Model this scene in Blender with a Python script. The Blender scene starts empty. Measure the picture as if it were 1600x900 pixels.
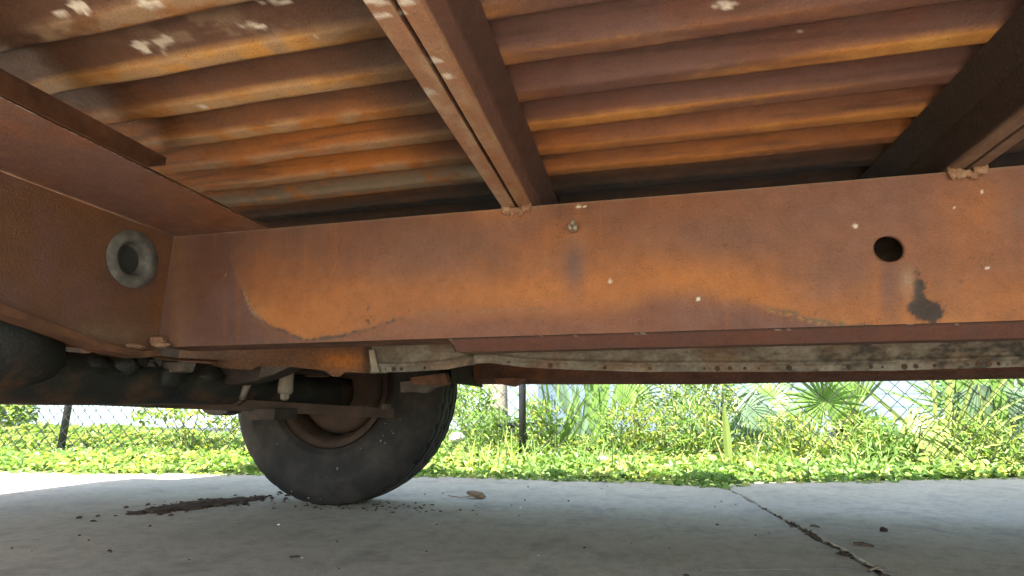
import bpy, bmesh, math, random
import numpy as np
from mathutils import Matrix, Vector
R = math.radians
random.seed(7)
rng = np.random.default_rng(11)
SC = bpy.context.scene
COL = SC.collection

# ------------------------------------------------------------------ camera, sky, sun, exposure
F, CX, CY, H = 850.0, 800.0, 450.0, 0.31
PIT, YAW = R(12.9), R(12.9)
cam = bpy.data.cameras.new('camera')
cam.lens = 36.0 * F / 1600.0
cam.sensor_width = 36.0
cam.clip_start = 0.02
cam.clip_end = 2000
camo = bpy.data.objects.new('camera', cam)
camo.location = (0, 0, H)
camo.rotation_euler = (R(90) + PIT, 0, YAW)
COL.objects.link(camo)
SC.camera = camo

SUN_EL = R(60)
SUN_DIR = np.array([-.42 * .5, -.907 * .5, math.sin(SUN_EL)])      # towards the sun
w = bpy.data.worlds.new('World')
SC.world = w
w.use_nodes = True
wt = w.node_tree
sky = wt.nodes.new('ShaderNodeTexSky')
sky.sky_type = 'NISHITA'
sky.sun_disc = False
sky.sun_elevation = SUN_EL
sky.sun_rotation = math.atan2(SUN_DIR[0], SUN_DIR[1])
wt.links.new(sky.outputs[0], wt.nodes['Background'].inputs[0])
wt.nodes['Background'].inputs[1].default_value = 0.12
sl = bpy.data.lights.new('sun', 'SUN')
sl.energy = 5.0
sl.angle = R(0.5)
sl.color = (1.0, .95, .88)
so = bpy.data.objects.new('sun', sl)
so.rotation_euler = Vector(SUN_DIR).to_track_quat('Z', 'Y').to_euler()
so.location = (-3, -6, 9)
COL.objects.link(so)
SC.view_settings.view_transform = 'Standard'
SC.view_settings.look = 'None'
SC.view_settings.gamma = 1.0
SC.view_settings.exposure = 3.05
SC.render.engine = 'CYCLES'
SC.cycles.max_bounces = 10
SC.cycles.diffuse_bounces = 6
SC.cycles.use_denoising = True

# ------------------------------------------------------------------ survey: photo points to places
_f = np.array([-math.sin(YAW) * math.cos(PIT), math.cos(YAW) * math.cos(PIT), math.sin(PIT)])
_r = np.array([math.cos(YAW), math.sin(YAW), 0.0])
_u = np.cross(_r, _f)
_c = np.array([0, 0, H])
def ray(x, y): return _f + _r * (x - CX) / F + _u * (CY - y) / F
def onY(x, y, Y): d = ray(x, y); return _c + d * (Y / d[1])
def onX(x, y, X): d = ray(x, y); return _c + d * (X / d[0])
def onZ(x, y, Z): d = ray(x, y); return _c + d * ((Z - H) / d[2])
def pj(P):
    d = np.asarray(P, float) - _c
    k = np.maximum(d @ _f, .05)
    return CX + F * (d @ _r) / k, CY - F * (d @ _u) / k

# ------------------------------------------------------------------ noise
def _h(ix, iy, s):
    n = (ix.astype(np.int64) * 374761393 + iy.astype(np.int64) * 668265263 + s * 974634777) & 0x7fffffff
    n = ((n ^ (n >> 13)) * 1274126177) & 0x7fffffff
    n = n ^ (n >> 16)
    return (n & 0xffff) / 65535.0
def vn(x, y, s=0):
    x = np.asarray(x, float); y = np.asarray(y, float)
    ix, iy = np.floor(x), np.floor(y)
    fx, fy = x - ix, y - iy
    fx = fx * fx * (3 - 2 * fx); fy = fy * fy * (3 - 2 * fy)
    a = _h(ix, iy, s); b = _h(ix + 1, iy, s); c = _h(ix, iy + 1, s); d = _h(ix + 1, iy + 1, s)
    return (a * (1 - fx) + b * fx) * (1 - fy) + (c * (1 - fx) + d * fx) * fy
def fbm(x, y, s=0, o=5):
    t = 0; a = .5; n = 0
    for k in range(o):
        t = t + a * vn(x * 2 ** k, y * 2 ** k, s + k * 17); n += a; a *= .55
    return t / n
def sstep(a, b, x):
    t = np.clip((x - a) / (b - a), 0, 1); return t * t * (3 - 2 * t)
def mix(c, d, t):
    t = np.clip(t, 0, 1)[..., None]; return c * (1 - t) + np.array(d) * t
def blob(x, y, cx, cy, rx, ry): return np.exp(-(((x - cx) / rx) ** 2 + ((y - cy) / ry) ** 2))

# ------------------------------------------------------------------ objects
def tag(o, label=None, cat=None, group=None, kind=None):
    if label: o['label'] = label
    if cat: o['category'] = cat
    if group: o['group'] = group
    if kind: o['kind'] = kind
    return o
def empty(name, loc, label, cat, group=None):
    o = bpy.data.objects.new(name, None)
    o.location = loc
    o.empty_display_size = .1
    COL.objects.link(o)
    return tag(o, label, cat, group)
def link(name, me, mat, parent=None, smooth=False):
    o = bpy.data.objects.new(name, me)
    if mat: me.materials.append(mat)
    COL.objects.link(o)
    if parent is not None:
        o.parent = parent
        if parent.type == 'EMPTY':
            o.matrix_parent_inverse = Matrix.Translation(-Vector(parent.location))
        elif parent.parent is None:
            o.matrix_parent_inverse = Matrix.Translation(-Vector(parent.location))
    if smooth:
        me.polygons.foreach_set('use_smooth', [True] * len(me.polygons))
    return o
def meshdata(name, V, Fc, col=None):
    me = bpy.data.meshes.new(name)
    V = np.asarray(V, float)
    me.from_pydata(V.tolist(), [], Fc.tolist() if isinstance(Fc, np.ndarray) else Fc)
    if col is not None:
        at = me.color_attributes.new('tint', 'FLOAT_COLOR', 'POINT')
        c = np.ones((len(V), 4)); c[:, :3] = np.clip(col, 0, 1)
        at.data.foreach_set('color', c.ravel())
    me.update()
    return me
class MB:
    """collects shapes and links them as one mesh"""
    def __init__(s): s.v = []; s.f = []
    def add(s, v, f):
        n = len(s.v); s.v += [tuple(map(float, p)) for p in v]; s.f += [tuple(i + n for i in q) for q in f]; return s
    def box(s, x0, x1, y0, y1, z0, z1, bev=0):
        if bev:
            bm = bmesh.new(); bmesh.ops.create_cube(bm, size=1)
            for q in bm.verts: q.co = Vector(((x0 + x1) / 2 + q.co.x * (x1 - x0), (y0 + y1) / 2 + q.co.y * (y1 - y0), (z0 + z1) / 2 + q.co.z * (z1 - z0)))
            bmesh.ops.bevel(bm, geom=bm.edges[:], offset=bev, segments=2, affect='EDGES', profile=.6)
            s.bm(bm); return s
        v = [(x, y, z) for z in (z0, z1) for y in (y0, y1) for x in (x0, x1)]
        return s.add(v, [(0, 2, 3, 1), (4, 5, 7, 6), (0, 1, 5, 4), (2, 6, 7, 3), (0, 4, 6, 2), (1, 3, 7, 5)])
    def bm(s, bm):
        bm.verts.index_update()
        s.add([v.co for v in bm.verts], [[v.index for v in f.verts] for f in bm.faces]); bm.free()
    def prism(s, poly, axis, a, b):
        """poly: list of 2D points; axis 'x': (y,z), 'y': (x,z), 'z': (x,y)"""
        def P(p, t): return (t, p[0], p[1]) if axis == 'x' else ((p[0], t, p[1]) if axis == 'y' else (p[0], p[1], t))
        n = len(poly)
        v = [P(p, a) for p in poly] + [P(p, b) for p in poly]
        f = [tuple(range(n))[::-1], tuple(range(n, 2 * n))] + [(i, (i + 1) % n, n + (i + 1) % n, n + i) for i in range(n)]
        return s.add(v, f)
    def tube(s, pts, rad, n=8, cap=True):
        pts = [np.array(p, float) for p in pts]
        if not hasattr(rad, '__len__'): rad = [rad] * len(pts)
        V = []
        for i, p in enumerate(pts):
            t = pts[min(i + 1, len(pts) - 1)] - pts[max(i - 1, 0)]; t = t / (np.linalg.norm(t) + 1e-9)
            a = np.cross(t, [0, 0, 1.0]) if abs(t[2]) < .9 else np.cross(t, [1.0, 0, 0])
            a /= np.linalg.norm(a); b = np.cross(a, t)
            for k in range(n):
                q = 2 * math.pi * k / n
                V.append(p + rad[i] * (math.cos(q) * a + math.sin(q) * b))
        Fc = [(i * n + k, i * n + (k + 1) % n, (i + 1) * n + (k + 1) % n, (i + 1) * n + k) for i in range(len(pts) - 1) for k in range(n)]
        if cap: Fc += [tuple(range(n))[::-1], tuple((len(pts) - 1) * n + k for k in range(n))]
        return s.add(V, Fc)
    def lathe(s, prof, c, axis='y', n=48):
        """prof: (r, t) along the axis from the centre c"""
        V = []
        for k in range(n):
            q = 2 * math.pi * k / n
            for r, t in prof:
                if axis == 'y': V.append((c[0] + r * math.cos(q), c[1] + t, c[2] + r * math.sin(q)))
                elif axis == 'x': V.append((c[0] + t, c[1] + r * math.cos(q), c[2] + r * math.sin(q)))
                else: V.append((c[0] + r * math.cos(q), c[1] + r * math.sin(q), c[2] + t))
        m = len(prof)
        return s.add(V, [(k * m + j, ((k + 1) % n) * m + j, ((k + 1) % n) * m + j + 1, k * m + j + 1) for k in range(n) for j in range(m - 1)])
    def lump(s, c, rx, ry, rz, amp=.25, seed=0, sub=2, flat=False):
        bm = bmesh.new(); bmesh.ops.create_icosphere(bm, subdivisions=sub, radius=1)
        for v in bm.verts:
            p = v.co
            k = 1 + amp * (2 * float(fbm(np.array(p.x * 2.1 + seed * 3.3 + 9), np.array(p.y * 2.1 + p.z * 1.7 + seed), seed, 3)) - 1)
            z = p.z * k
            if flat: z = max(z, -.15)
            v.co = Vector((c[0] + p.x * k * rx, c[1] + p.y * k * ry, c[2] + z * rz))
        s.bm(bm); return s
    def build(s, name, mat, parent=None, smooth=False, col=None, at=None):
        V = np.array(s.v, float)
        if at is not None: V = V - np.array(at)
        me = meshdata(name, V, s.f, col)
        o = link(name, me, mat, parent, smooth)
        if at is not None: o.location = at
        return o

def grid_faces(nu, nv, off=0):
    i, j = np.meshgrid(np.arange(nu - 1), np.arange(nv - 1), indexing='ij')
    a = i * nv + j
    return (np.stack([a, a + nv, a + nv + 1, a + 1], -1).reshape(-1, 4) + off)

# ------------------------------------------------------------------ materials
def newmat(name):
    m = bpy.data.materials.new(name); m.use_nodes = True
    nt = m.node_tree
    return m, nt, nt.nodes['Principled BSDF']
def N(nt, t, **k):
    n = nt.nodes.new(t)
    for a, b in k.items(): setattr(n, a, b)
    return n
def noise(nt, scale, detail=6, rough=.6, vec=None):
    n = N(nt, 'ShaderNodeTexNoise')
    n.inputs['Scale'].default_value = scale; n.inputs['Detail'].default_value = detail; n.inputs['Roughness'].default_value = rough
    if vec is None:
        tc = nt.nodes.get('TC') or N(nt, 'ShaderNodeNewGeometry', name='TC')
        vec = tc.outputs['Position']
    nt.links.new(vec, n.inputs['Vector'])
    return n
def ramp(nt, src, stops):
    r = N(nt, 'ShaderNodeValToRGB')
    e = r.color_ramp.elements
    while len(e) < len(stops): e.new(.5)
    for q, (p, c) in zip(e, stops):
        q.position = p; q.color = (*c, 1) if len(c) == 3 else c
    nt.links.new(src, r.inputs[0]); return r
def mixc(nt, a, b, fac, mode='MIX'):
    m = N(nt, 'ShaderNodeMix', data_type='RGBA', blend_type=mode)
    for s, i in ((fac, 0), (a, 6), (b, 7)):
        if isinstance(s, (int, float)): m.inputs[i].default_value = s
        elif isinstance(s, tuple): m.inputs[i].default_value = (*s, 1)
        else: nt.links.new(s, m.inputs[i])
    return m.outputs[2]
def bump(nt, bs, src, strength, dist):
    b = N(nt, 'ShaderNodeBump'); b.inputs['Strength'].default_value = strength; b.inputs['Distance'].default_value = dist
    nt.links.new(src, b.inputs['Height']); nt.links.new(b.outputs[0], bs.inputs['Normal'])
G3 = lambda g: (g, g, g)
def m_tint(name, rough=.75, spec=.3, grain=.17, scale=260, bst=.8, bd=.0022, pits=False):
    """painted or rusted sheet: the tint attribute with a fine grain over it"""
    m, nt, bs = newmat(name)
    at = N(nt, 'ShaderNodeAttribute', attribute_name='tint')
    n1 = noise(nt, scale, 8, .7); n2 = noise(nt, scale * .12, 6, .65)
    g = ramp(nt, n1.outputs[0], [(.3, G3(1 - grain)), (.7, G3(1 + grain * .6))])
    g2 = ramp(nt, n2.outputs[0], [(.3, G3(1 - grain * .7)), (.7, G3(1 + grain * .5))])
    c = mixc(nt, at.outputs[0], g.outputs[0], 1.0, 'MULTIPLY')
    c = mixc(nt, c, g2.outputs[0], 1.0, 'MULTIPLY')
    if pits:
        n3 = noise(nt, 620, 3, .6); n4 = noise(nt, 38, 5, .7)
        pt_ = ramp(nt, n3.outputs[0], [(.36, G3(1)), (.43, G3(0))])
        wh_ = ramp(nt, n4.outputs[0], [(.45, G3(0)), (.62, G3(.8))])
        k = mixc(nt, pt_.outputs[0], wh_.outputs[0], 1.0, 'MULTIPLY')
        c = mixc(nt, c, (.030, .017, .011), k)
        rr = ramp(nt, n4.outputs[0], [(.3, G3(rough - .16)), (.7, G3(rough + .12))])
        nt.links.new(rr.outputs[0], bs.inputs['Roughness'])
    nt.links.new(c, bs.inputs['Base Color'])
    bs.inputs['Roughness'].default_value = rough; bs.inputs['Specular IOR Level'].default_value = spec
    bump(nt, bs, n1.outputs[0], bst, bd)
    return m
def m_solid(name, stops, scale=20, rough=.7, spec=.3, bst=.3, bd=.002, bscale=None, detail=8, metal=0):
    m, nt, bs = newmat(name)
    n1 = noise(nt, scale, detail, .65)
    r = ramp(nt, n1.outputs[0], stops)
    nt.links.new(r.outputs[0], bs.inputs['Base Color'])
    bs.inputs['Roughness'].default_value = rough; bs.inputs['Specular IOR Level'].default_value = spec; bs.inputs['Metallic'].default_value = metal
    nb = noise(nt, bscale or scale * 6, 6, .7)
    bump(nt, bs, nb.outputs[0], bst, bd)
    return m
def m_leaf(name, rough=.45, trans=.45):
    m, nt, bs = newmat(name)
    at = N(nt, 'ShaderNodeAttribute', attribute_name='tint')
    nt.links.new(at.outputs[0], bs.inputs['Base Color'])
    bs.inputs['Roughness'].default_value = rough
    bs.inputs['Specular IOR Level'].default_value = .35
    tr = N(nt, 'ShaderNodeBsdfTranslucent')
    tc = mixc(nt, at.outputs[0], (1.5, 1.5, .7), 1.0, 'MULTIPLY')
    nt.links.new(tc, tr.inputs[0])
    ms = N(nt, 'ShaderNodeMixShader'); ms.inputs[0].default_value = trans
    nt.links.new(bs.outputs[0], ms.inputs[1]); nt.links.new(tr.outputs[0], ms.inputs[2])
    nt.links.new(ms.outputs[0], nt.nodes['Material Output'].inputs[0])
    return m

M = {}
M['rust'] = m_tint('rusted_steel', rough=.62, spec=.4, pits=True)
M['panel'] = m_tint('dusty_panel_steel', rough=.8, grain=.4, scale=120)
M['dark_rust'] = m_solid('dark_grimy_steel', [(.3, (.012, .010, .009)), (.55, (.035, .024, .018)), (.75, (.075, .042, .026))], 14, .75)
M['axle'] = m_solid('greasy_axle_steel', [(.3, (.006, .008, .008)), (.52, (.018, .017, .014)), (.66, (.07, .036, .018)), (.8, (.11, .055, .025))], 11, .6, .3, .8, .004, 60)
M['brown_rust'] = m_solid('brown_rust', [(.3, (.05, .025, .015)), (.55, (.12, .055, .03)), (.75, (.2, .09, .04))], 18, .8)
M['bar'] = m_solid('dull_brown_steel', [(.3, (.022, .014, .010)), (.6, (.05, .028, .018)), (.8, (.09, .05, .03))], 14, .75)
M['dust'] = m_solid('dusty_grey_metal', [(.3, (.10, .085, .07)), (.6, (.22, .19, .15)), (.8, (.36, .31, .25))], 22, .8)
M['grime'] = m_solid('grimy_grey_metal', [(.3, (.035, .03, .026)), (.6, (.09, .075, .06)), (.8, (.17, .14, .11))], 26, .8)
M['rubber'] = m_solid('tyre_rubber', [(.28, (.006, .006, .006)), (.46, (.015, .0125, .0105)), (.62, (.034, .027, .021)), (.85, (.07, .056, .043))], 7, .75, .25, .25, .001, 240)
M['grommet'] = m_solid('grey_rubber', [(.3, (.045, .045, .046)), (.55, (.10, .10, .098)), (.75, (.17, .165, .155))], 38, .8)
M['white_dust'] = m_solid('pale_flakes', [(.3, (.35, .30, .24)), (.7, (.62, .57, .5))], 60, .9)
M['weld'] = m_solid('weld_bead', [(.3, (.12, .055, .03)), (.5, (.22, .125, .075)), (.75, (.34, .25, .17))], 90, .85, .2, .8, .003)
M['paint'] = m_solid('faded_white_paint', [(.3, (.62, .61, .58)), (.7, (.75, .74, .72))], 3, .4)
M['glass'] = m_solid('dark_window_glass', [(.3, (.02, .022, .024)), (.7, (.03, .032, .034))], 2, .08, .5, 0)
M['leaf'] = m_leaf('leaf')
M['frond'] = m_leaf('palm_frond', .4, .35)
M['black_post'] = m_solid('black_coated_steel', [(.3, (.012, .012, .016)), (.7, (.028, .028, .034))], 30, .45, .5)
M['wire'] = m_solid('weathered_wire', [(.3, (.006, .006, .006)), (.7, (.016, .016, .015))], 40, .6, .3, 0)
M['bark'] = m_solid('pale_trunk_bark', [(.25, (.10, .08, .06)), (.55, (.26, .22, .17)), (.8, (.40, .36, .29))], 16, .9, .1, 1, .01, 40)
M['stem'] = m_solid('green_stem', [(.3, (.09, .12, .03)), (.7, (.2, .22, .06))], 30, .6)
M['dry'] = m_solid('dry_plant', [(.3, (.09, .06, .035)), (.6, (.22, .15, .09)), (.8, (.36, .27, .17))], 60, .9)
M['pot'] = m_solid('black_plastic', [(.3, (.018, .022, .022)), (.7, (.04, .045, .045))], 20, .5)
M['soil'] = m_solid('dark_soil', [(.3, (.02, .014, .01)), (.6, (.055, .036, .025)), (.8, (.11, .075, .05))], 60, .95, .1, 1, .006, 160)
M['crumb'] = m_solid('brown_mulch', [(.3, (.032, .021, .013)), (.55, (.085, .055, .034)), (.8, (.17, .115, .072))], 120, .95, .1, .8, .003)
M['stone'] = m_solid('white_stone', [(.3, (.5, .48, .45)), (.7, (.75, .73, .7))], 20, .8)
M['stucco'] = m_solid('white_stucco', [(.3, (.72, .71, .69)), (.7, (.82, .81, .79))], 4, .9, .1, .4, .004, 90)
M['bluewall'] = m_solid('pale_blue_siding', [(.3, (.56, .58, .62)), (.7, (.64, .66, .70))], 3, .8)
M['shade_roof'] = m_solid('grey_shingle', [(.3, (.10, .095, .09)), (.7, (.2, .19, .18))], 14, .9)
M['ledge'] = m_solid('grey_concrete_footing', [(.3, (.22, .2, .17)), (.7, (.36, .33, .29))], 12, .9)

def m_concrete():
    m, nt, bs = newmat('driveway_concrete')
    a = noise(nt, 1.6, 6, .6); b = noise(nt, 26, 8, .75); c = noise(nt, 420, 3, .6); d = noise(nt, 7, 6, .7)
    base = ramp(nt, a.outputs[0], [(.3, (.37, .308, .226)), (.7, (.475, .40, .297))])
    g = ramp(nt, b.outputs[0], [(.28, G3(.70)), (.5, G3(1.0)), (.75, G3(1.12))])
    col = mixc(nt, base.outputs[0], g.outputs[0], 1.0, 'MULTIPLY')
    g2 = ramp(nt, c.outputs[0], [(.3, G3(.72)), (.55, G3(1.0)), (.72, G3(1.2))])
    col = mixc(nt, col, g2.outputs[0], 1.0, 'MULTIPLY')
    st = ramp(nt, d.outputs[0], [(.52, G3(0)), (.72, G3(.6))])
    col = mixc(nt, col, (.17, .155, .135), st.outputs[0])
    v = N(nt, 'ShaderNodeTexVoronoi'); v.inputs['Scale'].default_value = 75
    nt.links.new(nt.nodes['TC'].outputs['Position'], v.inputs['Vector'])
    sp = ramp(nt, v.outputs['Distance'], [(.05, G3(1)), (.13, G3(0))])
    vs = N(nt, 'ShaderNodeSeparateColor'); nt.links.new(v.outputs['Color'], vs.inputs[0])
    on = ramp(nt, vs.outputs[0], [(.86, G3(0)), (.9, G3(.8))])
    k = mixc(nt, sp.outputs[0], on.outputs[0], 1.0, 'MULTIPLY')
    tone = ramp(nt, vs.outputs[1], [(.45, (.06, .05, .045)), (.55, (.62, .6, .57))])
    col = mixc(nt, col, tone.outputs[0], k)
    nt.links.new(col, bs.inputs['Base Color'])
    bs.inputs['Roughness'].default_value = .88; bs.inputs['Specular IOR Level'].default_value = .2
    bump(nt, bs, c.outputs[0], .5, .002)
    return m
M['concrete'] = m_concrete()
def m_yard():
    m, nt, bs = newmat('yard_soil_and_grass')
    a = noise(nt, 3, 8, .7); b = noise(nt, 60, 6, .7)
    r = ramp(nt, a.outputs[0], [(.35, (.07, .10, .025)), (.55, (.10, .15, .035)), (.7, (.16, .14, .08))])
    g = ramp(nt, b.outputs[0], [(.3, G3(.5)), (.7, G3(1.2))])
    nt.links.new(mixc(nt, r.outputs[0], g.outputs[0], 1.0, 'MULTIPLY'), bs.inputs['Base Color'])
    bs.inputs['Roughness'].default_value = .95
    bump(nt, bs, b.outputs[0], 1, .02)
    return m
M['yard'] = m_yard()

# colours of rust, linear
PUR = np.array([.100, .051, .041]); RED = np.array([.128, .046, .025]); ORA = np.array([.30, .103, .019])
YEL = np.array([.36, .165, .038]); DRK = np.array([.030, .020, .014]); BEI = np.array([.32, .225, .145]); BLK = np.array([.012, .011, .010])
WHT = np.array([.52, .47, .40]); BRN = np.array([.095, .045, .023])

# ------------------------------------------------------------------ ground
yd = MB()
S = 900
xs = [-S, -60, -14, -6, -3, 0, 3, 6, 14, 60, S]; ys = [-S, -60, -14, -6, -3, 0, 3, 6, 14, 60, S]
V = [(x, y, -.03) for x in xs for y in ys]
link('ground', meshdata('ground', V, grid_faces(11, 11)), M['yard'])['kind'] = 'structure'
def edge_y(x):
    x = np.asarray(x, float)
    return np.interp(x, [-9, -2.9, -2.0, -.95, 0, .25, .34, .44, 1.0, 1.8, 6], [2.0, 2.40, 2.56, 2.69, 2.70, 2.62, 2.54, 2.73, 2.92, 3.22, 4.4])
# driveway: three visible slabs with recessed joints
JX = lambda y: np.interp(y, [-6, 1.29, 1.79, 2.5, 3.5], [.50, .446, .409, .345, .26])
JY = lambda x: 1.262 + .49 * (x - .152) * .6
drive = empty('driveway', (0, 1.5, 0), 'pale worn concrete driveway', 'driveway')
drive['kind'] = 'structure'
del drive['label']; del drive['category']
def slab(name, fx0, fx1, fy0, fy1, nx, ny, seed, dz=0.0):
    u = np.linspace(0, 1, nx); v = np.linspace(0, 1, ny)
    U, Vv = np.meshgrid(u, v, indexing='ij')
    # solve the four curved sides by blending
    Y = fy0(0 * U) * (1 - Vv) + fy1(0 * U) * Vv
    for _ in range(4):
        X = fx0(Y) * (1 - U) + fx1(Y) * U
        Y = fy0(X) * (1 - Vv) + fy1(X) * Vv
    Z = dz + .0016 * (fbm(X * 3, Y * 3, 1) - .5) * 2
    e = np.minimum(np.minimum(U, 1 - U) * 3, np.minimum(Vv, 1 - Vv) * 1.5)
    P = np.stack([X, Y, Z], -1).reshape(-1, 3)
    Fc = grid_faces(nx, ny).tolist()
    # skirt
    n = len(P)
    ring = [i * ny for i in range(nx)] + [(nx - 1) * ny + j for j in range(1, ny)] + [i * ny + ny - 1 for i in range(nx - 2, -1, -1)] + [j for j in range(ny - 2, 0, -1)]
    Q = P[ring].copy(); Q[:, 2] = -.10
    P = np.vstack([P, Q]); m = len(ring)
    Fc += [(ring[k], n + k, n + (k + 1) % m, ring[(k + 1) % m]) for k in range(m)]
    return link(name, meshdata(name, P, Fc), M['concrete'], drive)
def wob(t, s, a): return a * (fbm(np.asarray(t) * 14, np.asarray(t) * 0 + s, s, 5) - .5)
def gapw(y): return .003 + .006 * sstep(2.1, 1.5, y)
slab('concrete_slab', lambda y: -2.75 + 0 * y, lambda y: JX(y) - gapw(y) + wob(y, 3, .025), lambda x: JY(x) + .003 * sstep(-.1, .2, x) + wob(x, 4, .012), lambda x: edge_y(x) + .02 + wob(x, 5, .08), 160, 90, 1)
slab('concrete_slab', lambda y: JX(y) + gapw(y) + wob(y, 6, .025), lambda y: 5 + 0 * y, lambda x: -6 + 0 * x, lambda x: edge_y(x) + .02 + wob(x, 5, .08), 160, 160, 2, .004)
slab('concrete_slab', lambda y: -2.75 + 0 * y, lambda y: JX(y) - gapw(y) + wob(y, 3, .025), lambda x: -6 + 0 * x, lambda x: JY(x) - .003 * sstep(-.1, .2, x) - .0004 + wob(x, 4, .012), 160, 90, 3, .0008)
slab('concrete_slab', lambda y: -7 + 0 * y, lambda y: -2.758 + 0 * y, lambda x: -6 + 0 * x, lambda x: edge_y(x) + .02, 20, 60, 5)
jd = MB()
jy = np.linspace(-1, 2.7, 160)
P = np.concatenate([np.stack([JX(jy) - .03, jy, np.full_like(jy, -.012)], -1), np.stack([JX(jy) + .03, jy, np.full_like(jy, -.012)], -1)])
o = link('joint_soil', meshdata('joint_soil', P, [(i, i + 1, 161 + i, 160 + i) for i in range(159)]), M['soil'], drive)
jx = np.linspace(-2.8, .5, 60)
P = np.concatenate([np.stack([jx, JY(jx) - .03, np.full_like(jx, -.0012)], -1), np.stack([jx, JY(jx) + .03, np.full_like(jx, -.0012)], -1)])
link('joint_soil', meshdata('joint_soil', P, [(i, 60 + i, 61 + i, i + 1) for i in range(59)]), M['soil'], drive)

# ------------------------------------------------------------------ the truck
T = empty('pickup_truck', (-.2, .6, 0), 'old pickup truck seen from underneath with rusted frame rail and corrugated bed floor', 'truck')
YR, ZT, ZB = .9, .669, .437
X0 = -.934

def plate_hole(us, vs, hc, hr, half, place, colour, ring=5, wall=.006, nrm=(0, 1, 0)):
    """a sheet sampled on us x vs with a round hole; place(u,v)->xyz"""
    us = np.unique(np.concatenate([us[(us < hc[0] - half) | (us > hc[0] + half)], np.linspace(hc[0] - half, hc[0] + half, 17)]))
    vs = np.unique(np.concatenate([vs[(vs < hc[1] - half) | (vs > hc[1] + half)], np.linspace(hc[1] - half, hc[1] + half, 17)]))
    U, W = np.meshgrid(us, vs, indexing='ij')
    nu, nv = len(us), len(vs)
    f = grid_faces(nu, nv)
    cu = U.ravel()[f].mean(1); cv = W.ravel()[f].mean(1)
    inside = (abs(cu - hc[0]) < half) & (abs(cv - hc[1]) < half)
    f = f[~inside].tolist()
    UV = np.stack([U.ravel(), W.ravel()], -1)
    i0 = int(np.argmin(abs(us - (hc[0] - half)))); j0 = int(np.argmin(abs(vs - (hc[1] - half))))
    loop = [(i0 + k) * nv + j0 for k in range(16)] + [(i0 + 16) * nv + j0 + k for k in range(16)] + [(i0 + 16 - k) * nv + j0 + 16 for k in range(16)] + [i0 * nv + j0 + 16 - k for k in range(16)]
    b = UV[loop]; d = b - np.array(hc)
    cir = np.array(hc) + hr * d / np.linalg.norm(d, axis=1)[:, None]
    prev = loop; m = 64; ext = []
    base = len(UV); add = []
    for k in range(1, ring + 1):
        t = k / ring
        add.append(b * (1 - t) + cir * t)
        cur = [base + (k - 1) * m + q for q in range(m)]
        f += [(prev[q], prev[(q + 1) % m], cur[(q + 1) % m], cur[q]) for q in range(m)]
        prev = cur
    UV = np.vstack([UV] + add)
    P = place(UV[:, 0], UV[:, 1]); C = colour(P)
    n = len(P)
    Wl = P[prev] + np.array(nrm) * wall
    P = np.vstack([P, Wl]); C = np.vstack([C, C[prev] * .4])
    f += [(prev[q], prev[(q + 1) % m], n + (q + 1) % m, n + q) for q in range(m)]
    return P, f, C

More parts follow.
